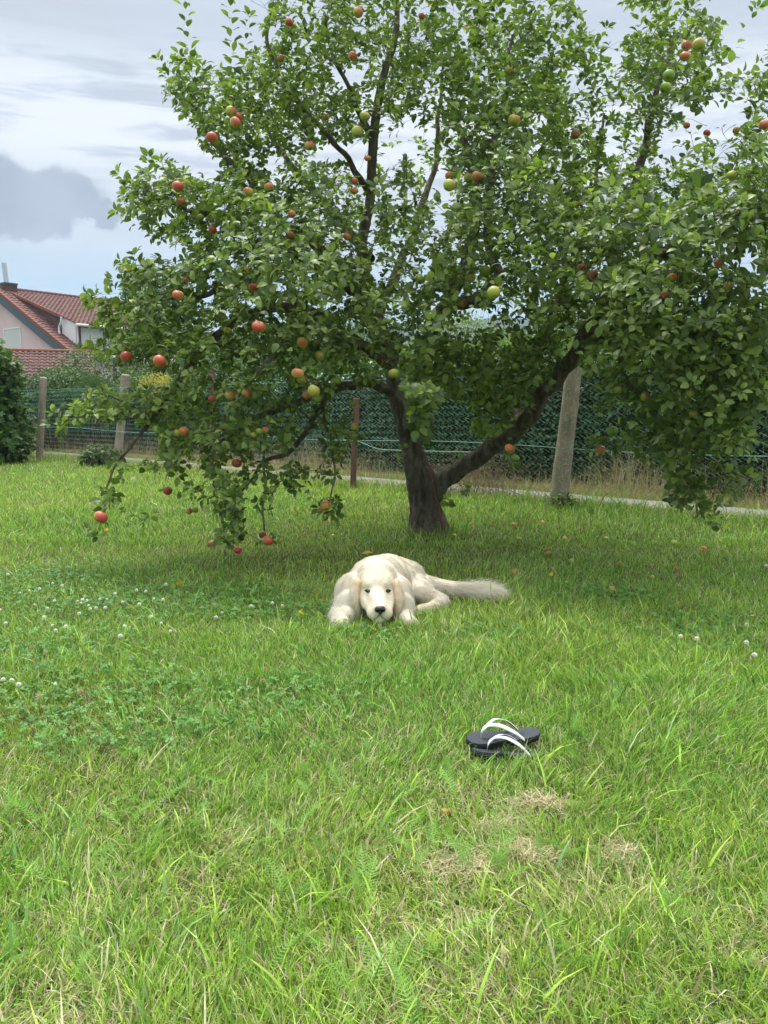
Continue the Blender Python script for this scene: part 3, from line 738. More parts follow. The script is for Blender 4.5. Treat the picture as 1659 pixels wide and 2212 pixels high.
def m_twig(g, b):
    o = g.coord(); n = g.noise(o, 30, 3); n2 = g.noise(o, 3, 3)
    c = g.mix(g.map(n, .35, .65), (.055, .042, .030), (.12, .10, .075)); c = g.mix(g.map(n2, .5, .62), c, (.10, .11, .055)); g.l.new(c, b.inputs['Base Color']); bump(g, b, n, .5, .004)
M_twig = principled('twig_bark', m_twig, rough=.9, spec=.1)
M_leaf = leafy('apple_leaf', ((.032, .064, .014), (.092, .158, .030), (.26, .35, .085)), (.25, .30, .16), .42, .42, .42, tint=(.62, .42, .03))

tree_base = G(918, 1152)
apple_tree = empty('apple_tree', (tree_base.x, tree_base.y, 0), 0, 'old spreading apple tree laden with fruit in the middle of the lawn', 'tree')
T0 = np.array(apple_tree.location)
Yt = tree_base.y

# main limbs: photo point, distance, radius
LIMBS = {
 'trunk': [(930, 1165, Yt, .185), (922, 1130, Yt, .165), (915, 1080, Yt, .150), (908, 1035, Yt, .145), (900, 1010, Yt, .135), (888, 965, Yt + .02, .105), (872, 910, Yt + .05, .088), (858, 860, Yt + .08, .080), (848, 805, Yt + .1, .074), (832, 730, Yt + .15, .068), (806, 655, Yt + .2, .066), (784, 590, Yt + .25, .060), (782, 520, Yt + .3, .056), (798, 440, Yt + .35, .053), (803, 350, Yt + .4, .050), (812, 250, Yt + .4, .046), (830, 160, Yt + .4, .040), (852, 90, Yt + .4, .034), (858, 10, Yt + .4, .026), (850, -90, Yt + .3, .016)],
 'right': [(936, 1085, Yt - .02, .11), (955, 1040, Yt - .05, .118), (985, 1015, Yt - .1, .112), (1030, 990, Yt - .2, .106), (1085, 955, Yt - .35, .100), (1135, 905, Yt - .5, .098), (1180, 845, Yt - .65, .096), (1225, 785, Yt - .8, .088), (1262, 730, Yt - .95, .078), (1300, 680, Yt - 1.1, .060), (1350, 620, Yt - 1.2, .052), (1420, 560, Yt - 1.3, .042), (1500, 500, Yt - 1.3, .033), (1600, 430, Yt - 1.3, .024), (1740, 350, Yt - 1.3, .014)],
 'middle': [(880, 925, Yt, .06), (905, 800, Yt - .35, .058), (932, 725, Yt - .6, .056), (958, 665, Yt - .75, .054), (990, 600, Yt - .85, .052), (1010, 560, Yt - .9, .046), (1030, 480, Yt - .95, .030), (1020, 380, Yt - .9, .024), (990, 250, Yt - .8, .016)],
 'middle_side': [(968, 650, Yt - .8, .05), (1010, 655, Yt - .9, .045), (1060, 612, Yt - 1.0, .042), (1080, 595, Yt - 1.0, .040), (1066, 560, Yt - 1.0, .032), (1050, 460, Yt - 1.0, .028), (1062, 350, Yt - 1.0, .024), (1080, 260, Yt - 1.0, .020), (1092, 180, Yt - 1.0, .015), (1110, 70, Yt - 1.0, .010)],
 'far_right': [(1290, 690, Yt - 1.05, .045), (1330, 560, Yt - .8, .040), (1365, 440, Yt - .5, .036), (1390, 320, Yt - .4, .030), (1420, 200, Yt - .4, .022), (1450, 90, Yt - .4, .014)],
 'right_low': [(1245, 755, Yt - .9, .045), (1330, 715, Yt - 1.4, .036), (1420, 690, Yt - 1.8, .030), (1500, 720, Yt - 2.1, .022), (1570, 790, Yt - 2.3, .015), (1600, 900, Yt - 2.35, .008)],
 'right_low_b': [(1330, 715, Yt - 1.4, .024), (1345, 790, Yt - 1.7, .018), (1385, 860, Yt - 1.9, .013), (1430, 930, Yt - 2.0, .009), (1470, 1010, Yt - 2.0, .005)],
 'left_low': [(862, 870, Yt + .05, .050), (848, 851, Yt, .045), (830, 838, Yt - .1, .042), (800, 830, Yt - .25, .040), (741, 833, Yt - .5, .038), (699, 846, Yt - .7, .035), (652, 866, Yt - .9, .029), (586, 887, Yt - 1.1, .024), (545, 913, Yt - 1.3, .018), (488, 946, Yt - 1.4, .012), (430, 975, Yt - 1.5, .006)],
 'left_low_b': [(705, 846, Yt - .65, .028), (693, 885, Yt - .75, .024), (652, 937, Yt - .9, .021), (628, 973, Yt - 1.0, .018), (586, 991, Yt - 1.1, .015), (539, 1038, Yt - 1.25, .010), (505, 1085, Yt - 1.4, .006)],
 'left': [(838, 770, Yt + .1, .052), (780, 745, Yt - .1, .048), (700, 690, Yt - .45, .044), (620, 660, Yt - .75, .040), (540, 680, Yt - .95, .035), (478, 720, Yt - 1.05, .031), (433, 752, Yt - 1.1, .028), (394, 812, Yt - 1.2, .023), (362, 868, Yt - 1.25, .019), (330, 900, Yt - 1.3, .014), (290, 950, Yt - 1.4, .010), (258, 1000, Yt - 1.5, .008), (228, 1060, Yt - 1.6, .006)],
 'left_tip': [(345, 888, Yt - 1.28, .012), (290, 900, Yt - 1.4, .010), (230, 903, Yt - 1.45, .008), (170, 905, Yt - 1.5, .006), (108, 925, Yt - 1.55, .0035)],
 'left_tip_b': [(320, 893, Yt - 1.3, .008), (262, 868, Yt - 1.3, .006), (222, 838, Yt - 1.25, .004)],
 'left_up': [(800, 640, Yt + .2, .05), (720, 560, Yt - .1, .045), (640, 500, Yt - .3, .034), (590, 455, Yt - .4, .026), (530, 380, Yt - .4, .028), (480, 330, Yt - .4, .022), (440, 270, Yt - .4, .014), (400, 210, Yt - .4, .008)],
 'left_mid': [(790, 580, Yt + .2, .04), (700, 560, Yt - .3, .034), (600, 580, Yt - .7, .028), (500, 620, Yt - 1.0, .021), (400, 640, Yt - 1.2, .014), (310, 640, Yt - 1.3, .008)],
 'left_arm': [(590, 455, Yt - .4, .026), (500, 470, Yt - .7, .020), (420, 455, Yt - .9, .015), (350, 430, Yt - 1.0, .010), (300, 420, Yt - 1.0, .006)],
 'top_left': [(800, 420, Yt + .35, .03), (740, 330, Yt + .1, .023), (670, 250, Yt - .1, .018), (610, 180, Yt - .2, .014), (580, 90, Yt - .2, .014), (590, 10, Yt - .2, .009)],
 'top_left_b': [(806, 300, Yt + .4, .036), (760, 210, Yt + .2, .02), (720, 120, Yt + .1, .014), (700, 20, Yt, .012)],
 'front': [(820, 700, Yt + .1, .045), (780, 640, Yt - .4, .04), (720, 600, Yt - .9, .034), (660, 560, Yt - 1.3, .026), (600, 540, Yt - 1.6, .018), (540, 560, Yt - 1.7, .010)],
 'front_low': [(845, 800, Yt + .1, .04), (815, 770, Yt - .4, .034), (760, 740, Yt - .8, .028), (690, 740, Yt - 1.2, .022), (620, 760, Yt - 1.5, .016), (560, 800, Yt - 1.6, .012), (500, 870, Yt - 1.7, .009), (470, 960, Yt - 1.7, .0075), (458, 1050, Yt - 1.7, .0065), (480, 1130, Yt - 1.75, .0055), (492, 1200, Yt - 1.8, .004)],
 'hang_mid': [(586, 885, Yt - 1.1, .010), (572, 960, Yt - 1.4, .009), (568, 1040, Yt - 1.55, .008), (571, 1110, Yt - 1.65, .007), (574, 1165, Yt - 1.7, .005)],
 'hang_right': [(699, 866, Yt - .7, .010), (705, 930, Yt - 1.0, .009), (722, 1000, Yt - 1.2, .007), (722, 1060, Yt - 1.3, .005), (706, 1095, Yt - 1.4, .004)],
 'back': [(815, 680, Yt + .2, .05), (850, 600, Yt + .7, .042), (900, 480, Yt + 1.1, .034), (940, 350, Yt + 1.3, .026), (950, 220, Yt + 1.3, .018), (960, 80, Yt + 1.2, .010)],
 'back_left': [(800, 560, Yt + .3, .045), (730, 470, Yt + .8, .036), (650, 380, Yt + 1.1, .028), (590, 300, Yt + 1.2, .020), (540, 200, Yt + 1.2, .012)],
 'back_right': [(1100, 950, Yt - .3, .05), (1150, 800, Yt + .3, .045), (1210, 640, Yt + .7, .038), (1260, 500, Yt + .9, .030), (1290, 380, Yt + 1.0, .02), (1300, 250, Yt + 1.0, .012)],
 'right_front': [(1300, 685, Yt - 1.1, .045), (1380, 600, Yt - 1.7, .036), (1450, 540, Yt - 2.1, .028), (1530, 500, Yt - 2.3, .020), (1620, 480, Yt - 2.4, .012), (1700, 470, Yt - 2.4, .008)],
}
# foliage masses: photo x, y, half width, half height, distance offset from trunk, depth spread, density
Bm = [
 (400,180,48,55,-.4,.5,.8),(462,215,58,62,-.4,.7,1),(528,195,48,78,-.3,.8,1),(600,65,36,72,-.2,.6,.9),(640,160,66,58,-.2,.9,1),(700,70,60,76,0,.9,.9),(762,60,58,76,.2,.9,.9),(690,212,74,50,.1,1.,1.1),(765,250,44,50,.2,.9,.9),(730,300,60,60,-.2,.8,.9),(600,200,60,60,-.5,.6,.8),
 (490,288,52,42,-.4,.6,1),(560,300,58,52,-.3,.8,1),(625,262,58,55,0,.9,.8),(650,318,36,30,.2,.8,.5),(492,350,42,32,-.5,.6,.7),
 (282,405,26,22,-1,.3,.5),(305,435,42,34,-1,.4,.8),(352,392,50,48,-.9,.5,1),(402,425,58,55,-.9,.6,1),(360,475,55,36,-.9,.5,.9),(470,420,58,48,-.8,.8,1),(540,405,58,46,-.6,.9,.9),(605,405,56,46,-.3,1,.7),
 (600,480,95,62,-.9,1.1,1),(700,430,76,62,-.5,1.1,.75),(520,482,78,56,-.9,.9,1),(440,505,64,48,-.9,.7,1),
 (285,580,44,26,-1.2,.3,.6),(340,605,56,46,-1.2,.5,.9),(405,575,58,52,-1.1,.6,.8),(205,648,32,18,-1.3,.2,.6),(245,690,38,32,-1.3,.3,.8),(305,705,66,50,-1.3,.5,.9),
 (380,680,78,56,-1.1,.7,1),(460,620,86,64,-1.2,.8,1),(560,580,88,66,-1.3,1.,1),(650,560,78,74,-1.2,1.1,1),(740,525,58,72,-.8,1.1,.9),(720,640,78,74,-1.,1.1,1),
 (232,760,38,26,-1.3,.3,.6),(300,762,58,32,-1.3,.4,.7),(400,762,68,42,-1.2,.6,.8),(480,742,76,52,-1.2,.7,.9),(580,700,88,66,-1.2,.9,1),(680,742,76,62,-1.1,.9,1),(762,722,58,54,-.8,.9,.9),
 (120,925,24,14,-1.55,.15,.5),(165,895,46,20,-1.5,.2,.9),(225,880,56,30,-1.4,.3,.9),(215,845,22,14,-1.25,.2,.7),(300,878,56,34,-1.3,.4,.9),(362,905,56,40,-1.3,.4,.8),(422,855,58,46,-1.2,.5,.9),(500,860,76,50,-1.3,.6,1),(590,842,66,42,-1.2,.6,.9),(680,812,56,40,-1.,.6,.8),(485,935,58,46,-1.4,.5,1),(560,935,62,40,-1.3,.5,.9),(640,905,46,34,-.9,.5,.6),(405,965,56,36,-1.4,.4,.8),
 (370,1010,60,24,-1.5,.3,.6),(255,1010,16,40,-1.5,.15,.5),(228,1085,20,24,-1.6,.12,.7),(208,1142,12,16,-1.6,.1,.5),(400,1070,60,20,-1.5,.2,.35),(318,1122,18,14,-1.6,.1,.4),
 (500,1010,50,30,-1.5,.3,.9),(490,1068,42,38,-1.7,.25,.9),(500,1130,32,44,-1.75,.2,.9),(492,1195,26,34,-1.8,.18,1.1),(575,1075,22,34,-1.6,.15,.5),(580,1180,26,30,-1.7,.12,.9),(660,1030,56,26,-1.3,.3,.9),(725,975,26,46,-1.1,.25,.8),(706,1092,32,24,-1.4,.15,.8),(690,900,30,30,-.9,.3,.6),(750,925,26,30,-.9,.3,.6),(560,1010,60,22,-1.4,.3,.4),
 (780,790,46,36,-.6,.7,.6),(850,660,70,56,-.8,.9,.9),(880,745,52,46,-.9,.6,.9),(900,820,36,32,-1.2,.3,.7),(905,872,40,36,-1.9,.12,.9),(880,960,18,40,-.3,.15,1.0),(830,610,60,50,-.6,1,.8),
 (845,300,36,70,.0,1.1,.6),(850,150,60,78,.2,1.1,.9),(900,60,78,76,.2,1.,.9),(860,420,46,66,-.2,1.1,.7),(870,520,54,60,-.5,1,.8),
 (935,185,86,76,0,1.2,.9),(1000,85,78,74,0,1.1,.9),(1095,75,72,70,-.4,1.,.8),(1050,190,78,66,-.5,1.2,1),(1150,165,66,66,-.5,1.,.9),(1205,75,54,60,-.4,.9,.7),(1262,120,36,52,-.3,.8,.6),(1318,170,44,90,-.3,.8,.35),(1310,310,40,60,-.5,.9,.45),
 (1000,310,50,62,-.4,1.2,.7),(1060,300,66,66,-.7,1.1,.9),(1135,295,66,76,-.6,1.1,1),(1218,240,62,66,-.4,1.,.9),(1252,340,40,50,-.2,1.,.6),(1402,150,52,82,-.4,.8,.9),(1470,110,72,82,-.5,.8,1),(1532,180,50,44,-.7,.7,.7),(1442,240,46,42,-.6,.8,.9),(1382,290,42,50,-.5,.8,.8),(1560,70,36,40,-.9,.5,.5),
 (1030,405,70,56,-.9,1.1,.8),(1105,400,76,66,-1.,1.1,1),(1190,420,76,66,-1.,1.1,1),(1270,440,56,56,-.8,1.1,.8),(1360,400,60,56,-.9,1,.9),(1450,420,76,56,-1.3,1,1),(1560,400,76,50,-1.7,.8,.9),(1640,385,50,70,-1.8,.8,.9),(1600,285,50,42,-1.5,.7,.6),(1638,190,30,50,-1.5,.5,.6),(1520,310,46,32,-1.2,.8,.5),
 (960,500,76,56,-1.,1,.9),(1060,500,78,56,-1.1,1,.9),(1150,530,78,66,-1.2,1,1),(1250,540,78,56,-1.2,1,1),(1340,500,78,66,-1.4,1,1),(1430,520,86,66,-1.9,.8,1.1),(1530,490,86,66,-2.1,.7,1),(1622,500,66,66,-2.2,.6,1),
 (960,600,46,40,-1.,.7,.7),(1110,640,86,50,-1.2,.8,.9),(1220,650,78,56,-1.4,.8,1),(1312,620,86,66,-1.6,.8,1),(1410,640,86,66,-2.,.7,1.1),(1510,640,86,74,-2.2,.6,1),(1612,650,76,80,-2.3,.5,1),
 (1000,740,50,34,-.9,.5,.6),(1100,740,66,36,-1.,.6,.7),(1170,710,60,40,-1.3,.6,.9),(1090,850,60,46,-.7,.35,.9),(1060,905,46,40,-.5,.3,.7),(1000,830,46,30,-.6,.4,.6),(1010,800,60,50,-1.1,.3,.9),(1080,820,60,56,-1.0,.3,.8),(1060,885,50,36,-.9,.2,.6),(960,780,44,44,-1.1,.3,.9),(1150,780,50,50,-1.2,.3,.9),(940,650,50,60,-1.4,.3,.7),(1010,560,50,50,-1.5,.3,.8),(940,800,40,30,-.6,.4,.7),(1150,850,40,40,-.9,.3,.6),(985,1010,30,20,-.3,.1,.5),(1320,745,76,60,-1.7,.6,1),(1420,760,86,66,-2.,.6,1),(1530,750,86,76,-2.3,.5,1),(1632,770,66,86,-2.4,.4,1),
 (1322,850,40,46,-1.8,.4,.8),(1415,870,62,50,-2.,.4,.9),(1510,870,76,66,-2.2,.4,1),(1605,865,62,70,-2.4,.4,1),(1290,968,34,22,-1.9,.12,.9),(1345,950,36,26,-1.9,.2,.8),(1432,955,52,40,-2.,.3,.9),(1512,970,54,54,-2.1,.3,1),(1600,955,42,46,-2.4,.3,.8),(1480,1050,34,42,-2.1,.15,.9),(1578,1040,20,40,-2.3,.12,.7),(1520,1095,40,16,-2.1,.15,.5),(1625,1040,16,22,-2.4,.1,.5),(1110,985,16,14,-1.3,.08,.8),
 (1000,1050,34,14,-.3,.12,.5),(960,1070,16,16,-.25,.1,.6),
 (1760,520,110,260,-1.6,1.3,.7),(1760,180,90,120,-1.2,1.,.5),(560,-90,110,60,-.2,.9,.7),(740,-80,110,70,0,1.2,.8),(950,-70,130,70,0,1.2,.8),(1170,-70,110,60,-.4,1,.7),(1430,-50,110,60,-.5,.9,.7),(900,-210,260,90,.1,1.2,.5),
 (870,560,200,220,1.3,1.,.2),(650,380,150,160,1.3,.8,.2),(1100,420,200,220,1.2,1.,.26),(1300,500,130,220,.8,.9,.3),
]
HOLES = [(975,25,20,22),(712,330,36,24),(765,170,22,20),(955,420,16,60),(770,340,26,40),(840,330,18,44),(948,470,14,34),(1335,110,14,40),(1318,300,13,40),(1555,275,50,22),(1480,290,36,16),(1622,565,30,24),(985,530,14,16),(800,480,16,20),
         (590,350,24,14),(455,365,26,34),(400,330,46,26),(375,545,30,24),(300,510,20,20),(250,545,30,20),(1000,660,18,12),(1045,690,36,24),(665,110,8,16),(560,20,22,40),(1610,60,40,36),(610,620,14,10),(545,655,14,8),(880,275,18,34),(1235,185,16,24),(1170,260,14,14),
         (815,900,26,50),(965,950,34,40),(1185,980,50,44),(650,995,60,14),(760,1020,26,50),(1000,570,12,12),(500,1000,10,10),(325,1040,60,22),(330,960,24,14),(610,1100,24,60),(535,1110,12,60)]
shoots = [ # long leafy shoots: points (x,y,offset), leaf length
 ([(432,250,-.4),(420,170,-.4),(408,90,-.4),(398,10,-.4),(392,-60,-.4)],.062), ([(505,260,-.4),(503,170,-.4),(500,80,-.4),(494,0,-.4),(488,-70,-.4)],.062), ([(520,240,-.4),(527,160,-.4),(530,90,-.4),(540,30,-.4)],.062),
 ([(430,240,-.4),(395,200,-.4),(365,160,-.4),(338,122,-.4)],.06), ([(395,200,-.4),(370,175,-.4),(352,150,-.4)],.055),
 ([(345,470,-1),(310,430,-1),(280,400,-1),(252,372,-1)],.075), ([(335,440,-1),(325,400,-1),(318,375,-1),(322,340,-.9)],.075), ([(400,420,-.9),(370,380,-.9),(345,340,-.9)],.07), ([(330,500,-.95),(290,480,-1),(255,460,-1)],.06),
 ([(350,620,-1.2),(310,590,-1.2),(275,570,-1.2),(250,562,-1.2)],.075), ([(330,620,-1.2),(290,600,-1.2),(240,605,-1.2)],.075), ([(330,600,-1.2),(300,570,-1.2),(288,545,-1.2)],.06),
 ([(310,680,-1.3),(262,655,-1.3),(220,640,-1.3),(182,635,-1.3)],.08), ([(290,700,-1.3),(250,680,-1.3),(205,660,-1.3)],.08), ([(250,770,-1.3),(215,762,-1.3),(195,748,-1.3)],.07), ([(280,730,-1.3),(235,735,-1.3),(205,700,-1.3)],.07),
 ([(1105,300,-1),(1112,200,-1),(1118,100,-1),(1122,0,-1),(1125,-60,-1)],.075), ([(1000,300,-.9),(985,200,-.9),(960,90,-.9),(945,-20,-.9)],.075), ([(1200,260,-.8),(1190,160,-.8),(1180,60,-.8),(1178,-30,-.8)],.072), ([(1060,230,-.9),(1050,120,-.9),(1040,20,-.9)],.07),
 ([(1290,260,-.4),(1280,180,-.4),(1262,100,-.4),(1240,30,-.4)],.07), ([(1392,200,-.4),(1385,110,-.4),(1380,30,-.4),(1378,-40,-.4)],.07), ([(1270,170,-.4),(1290,110,-.4),(1310,60,-.4)],.065), ([(1470,120,-.5),(1490,50,-.5),(1500,-10,-.5)],.07),
 ([(1520,200,-.8),(1570,120,-.9),(1610,60,-1),(1640,10,-1)],.075), ([(1480,240,-.9),(1560,190,-1.1),(1640,140,-1.2),(1700,110,-1.2)],.075),
 ([(640,110,-.2),(620,50,-.2),(600,0,-.2)],.06), ([(905,950,-1.3),(903,910,-1.8),(900,875,-2.05),(898,850,-2.1)],.095), ([(900,780,-1.4),(925,730,-1.7),(935,690,-1.9)],.08), ([(840,480,-.9),(822,430,-1.2),(815,400,-1.3)],.08),
 ([(1380,520,-2.1),(1385,470,-2.3),(1388,440,-2.35)],.085), ([(1330,480,-1.9),(1320,430,-2.),(1325,400,-2.1)],.08), ([(1490,480,-2.2),(1500,430,-2.3),(1510,400,-2.4)],.085), ([(1570,620,-2.4),(1600,580,-2.5),(1640,560,-2.55)],.085), ([(1450,700,-2.2),(1430,660,-2.4),(1420,640,-2.45)],.08),
 ([(1560,880,-2.4),(1600,850,-2.55),(1640,840,-2.6)],.085), ([(1240,350,-1.),(1200,320,-1.2),(1180,300,-1.3)],.08), ([(900,650,-1.3),(940,600,-1.6),(950,570,-1.7)],.08), ([(1230,480,-1.6),(1210,440,-1.8),(1200,410,-1.85)],.08), ([(700,420,-1.2),(690,380,-1.4),(680,360,-1.45)],.08), ([(600,520,-1.6),(570,480,-1.8),(560,450,-1.85)],.08),
 ([(1440,870,-2.2),(1420,900,-2.4),(1425,940,-2.45)],.08), ([(1480,1000,-2.1),(1470,1050,-2.15),(1462,1085,-2.15)],.08), ([(1520,1000,-2.2),(1550,1060,-2.25),(1560,1110,-2.25),(1545,1135,-2.25)],.07),
]
# apples: photo x, y, diameter, kind (r red, s striped red over yellow, y yellow green, g green, b bruised brown, p pink), label
APPLES = [
 (624,48,17,'r','red apple high up against the sky near the upper left top'),
 (773,27,20,'s','red striped apple at the very top, left of the main stem'),
 (910,35,13,'r','small pink red apple at the top edge right of the main stem'),
 (762,122,19,'r','orange red apple half behind leaves under the top striped one'),
 (606,126,16,'b','brownish apple under the high red apple at the upper left'),
 (499,241,23,'s','upper apple of the left sky-side cluster, striped with dark eye'),
 (508,265,23,'s','front lower apple of the left sky-side cluster, yellow below'),
 (514,252,19,'r','dull red apple tucked behind the left sky-side cluster'),
 (458,297,23,'r','plain red apple lowest beside the left sky-side cluster'),
 (788,251,22,'y','yellow green apple close to the dark upper stem'),
 (771,285,24,'y','greenish apple just below the yellow green one by the dark stem'),
 (703,253,11,'b','tiny brown apple alone in the upper left of the crown'),
 (794,342,14,'s','small apple against the dark stem below the two greenish ones'),
 (668,315,20,'s','half hidden apple in the gap left of the dark stem'),
 (384,403,25,'r','red apple uppermost on the left outstretched branch'),
 (391,436,20,'s','green and red apple below the red one on the left branch'),
 (536,415,22,'s','tall orange apple beside a yellow leaf on the left'),
 (581,405,21,'s','orange apple with dark eye left of the crown centre'),
 (766,392,15,'r','reddish small apple above its twin near the dark stem'),
 (765,412,17,'s','small twin apple under the reddish one near the dark stem'),
 (459,496,18,'r','orange red apple under the left outstretched branch'),
 (432,470,18,'g','green apple in the shadow of the left outstretched branch'),
 (631,463,17,'s','pale striped apple in the middle of the left foliage'),
 (626,508,19,'b','russet apple half hidden above the left centre leaves'),
 (750,511,17,'s','orange apple left of the lower dark stem'),
 (385,638,25,'s','red brown apple facing down at the left over the small tree'),
 (400,605,16,'s','pale apple peeping above the red brown one at the left'),
 (547,620,20,'r','deep red bitten apple left of the crown centre'),
 (428,710,20,'g','small green apple alone over the left thick branch'),
 (559,706,29,'r','large red apple in the lower centre left of the crown'),
 (576,712,22,'g','green apple touching the large red one behind it'),
 (492,715,19,'y','small green yellow apple left of the large red one'),
 (653,740,24,'s','round yellow apple with red shoulders above the low limb'),
 (690,768,22,'y','yellow apple partly behind a twig over the low limb'),
 (272,771,25,'r','bright red apple over the garage roof, left of its neighbour'),
 (344,780,27,'r','bright red apple over the garage roof, the right and larger one'),
 (643,807,27,'s','red cheeked apple with dark eye just above the low limb'),
 (651,820,24,'y','yellow apple tucked under the red cheeked one with dark eye'),
 (677,844,27,'y','yellow green striped apple hanging in front of the low limb'),
 (665,853,24,'b','brownish yellow apple behind the front of the low limb cluster'),
 (683,860,22,'g','green apple lowest in the cluster on the low limb'),
 (728,822,19,'g','green apple resting over the low limb near the trunk'),
 (851,807,24,'y','yellow apple hidden behind leaves beside the trunk'),
 (497,853,24,'s','yellow apple with pink cheek behind leaves at the lower left'),
 (531,850,22,'s','orange yellow apple right of the pink cheeked lower left one'),
 (457,862,16,'p','pinkish apple in front of the top of the thin wooden post'),
 (397,932,24,'s','large red over green apple at the end of the left low branch'),
 (383,936,18,'y','green yellow apple leaning on the large one at the left low branch'),
 (549,940,17,'y','yellow apple of the small trio under the low limb, lower left'),
 (560,932,17,'g','green apple of the small trio under the low limb, middle'),
 (573,929,13,'s','smallest apple of the trio under the low limb, on the right'),
 (597,966,17,'y','yellow green apple alone below the trio'),
 (765,922,18,'s','pink topped apple in front of the reddish wooden post'),
 (762,940,18,'g','green apple under the pink topped one at the wooden post'),
 (760,873,16,'g','small green apple above the reddish wooden post'),
 (511,1001,22,'r','red apple half covered by a leaf over the bright lawn'),
 (464,1081,15,'g','single small green apple over the bright lawn at left'),
 (408,1104,15,'s','left one of two little apples hanging over the left lawn'),
 (421,1101,15,'g','right one of two little apples hanging over the left lawn'),
 (362,1060,20,'r','red apple hanging free over the lawn at the left'),
 (217,1117,30,'r','large red apple hanging lowest at the far left branch tip'),
 (578,1168,25,'r','bright red apple hanging lowest in front of the shaded lawn'),
 (567,1155,16,'b','brownish apple sitting atop the lowest bright red one'),
 (514,1188,20,'r','orange red apple half behind the lowest hanging leaves'),
 (703,1093,23,'s','red striped apple with open eye right of the hanging leaves'),
 (690,1103,16,'s','small apple left below the striped one with open eye'),
 (1110,260,25,'s','orange yellow apple on the upright branch at upper right centre'),
 (1099,152,20,'y','spotted yellow apple high on the upright branch'),
 (1243,290,19,'b','rusty brown apple at upper right of the crown'),
 (1482,99,20,'r','left apple of the trio near the upper right corner'),
 (1509,97,26,'y','largest yellow apple of the trio near the upper right corner'),
 (1480,122,22,'s','lower orange apple of the trio near the upper right corner'),
 (1444,164,24,'g','shaded green apple below the upper right trio'),
 (1437,190,24,'g','shaded green apple lowest below the upper right trio'),
 (1650,270,20,'s','apple at the right edge below the upper right corner'),
 (1483,271,14,'r','small red apple at the left end of the row against the sky'),
 (1527,288,15,'r','plum red small apple hanging into the white sky'),
 (1590,282,14,'s','small orange apple in the row against the sky, farther right'),
 (1580,378,20,'y','yellowish apple in the right foliage below the sky gap'),
 (1250,440,14,'s','pale orange apple under the central right leaves'),
 (970,400,25,'y','yellow green apple low in the cluster at the upper middle'),
 (971,380,18,'s','orange apple atop the yellow green one at the upper middle'),
 (1012,385,20,'y','yellow apple beside the rotting one at the upper middle'),
 (1031,382,25,'b','rotting brown apple with a hole at the upper middle'),
 (1015,601,22,'y','upper apple of two stacked yellow green ones by the grey limb'),
 (1010,622,21,'g','lower apple of two stacked yellow green ones by the grey limb'),
 (1047,585,24,'g','green apple above the big yellow one by the grey limb'),
 (1066,632,28,'y','big yellow green apple right in front of the grey limb'),
 (997,656,20,'b','dull apple under the grey limb beside a yellow leaf'),
 (907,603,22,'g','green apple half hidden between leaves right of the dark stem'),
 (1197,689,21,'g','green apple hanging right of the grey limb'),
 (1279,594,24,'b','cracked red brown apple in the right centre foliage'),
 (1255,577,18,'r','orange apple left of the cracked red brown one'),
 (1451,601,22,'s','green apple with red shoulder in the right foliage'),
 (1434,637,17,'p','slim pink apple in the right foliage below the red shouldered one'),
 (1551,568,17,'p','salmon pink apple at the right above a green one'),
 (1540,590,20,'g','dark green apple under the salmon pink one'),
 (1573,618,20,'y','pale yellow apple right of the dark green one'),
 (1301,777,22,'g','bright green apple over the top of the thick concrete post'),
 (1114,791,17,'y','yellow green apple above the leaning limb'),
 (1335,842,17,'y','small yellow apple over the hedge at right'),
 (1393,857,21,'s','yellow apple with dark eye over the hedge at right'),
 (1323,932,24,'g','bright green apple in front of the hedge, right of the post'),
 (1297,972,22,'s','red and yellow apple lowest on the sprig right of the post'),
 (1101,970,24,'s','orange striped apple under the leaning limb'),
 (1113,990,18,'g','green apple below the orange striped one under the leaning limb'),
 (1400,785,22,'g','green apple deep in shade of the right foliage'),
 (1490,850,20,'y','yellow apple among the thick leaves at the lower right'),
 (1497,895,20,'y','yellow apple behind leaves, lowest at the lower right'),
]
# ---- skeleton
skel = {}
for k, pts in LIMBS.items():
    w = [tuple(P(a, b, Y)) + (r,) for a, b, Y, r in pts]
    sp = smooth_path(w, 8)
    if k == 'right': sp[:, 3] *= .68
    if k == 'trunk': sp[:, 3] *= np.interp(np.arange(len(sp)), [0, 24, 48], [.93, .85, .78])
    if k == 'trunk': sp[:4, 2] = np.minimum(sp[:4, 2], np.array([-.08, -.03, .03, .08]))
    else:
        # joints: start the limb inside the nearest thicker limb
        pass
    skel[k] = sp
def crook(sp, amp):
    L = np.concatenate([[0], np.cumsum(np.linalg.norm(np.diff(sp[:, :3], axis=0), axis=1))])
    s = sum(ord(c) for c in 'x') ; ph = rng.uniform(0, 6, 6)
    for a in range(3):
        sp[1:, a] += (amp * (np.sin(L * 9 + ph[a]) * .6 + np.sin(L * 21 + ph[a + 3]) * .4) * np.minimum(1, L * 3))[1:]
    return sp
for k in skel:
    if k != 'trunk': skel[k] = crook(skel[k], .018)
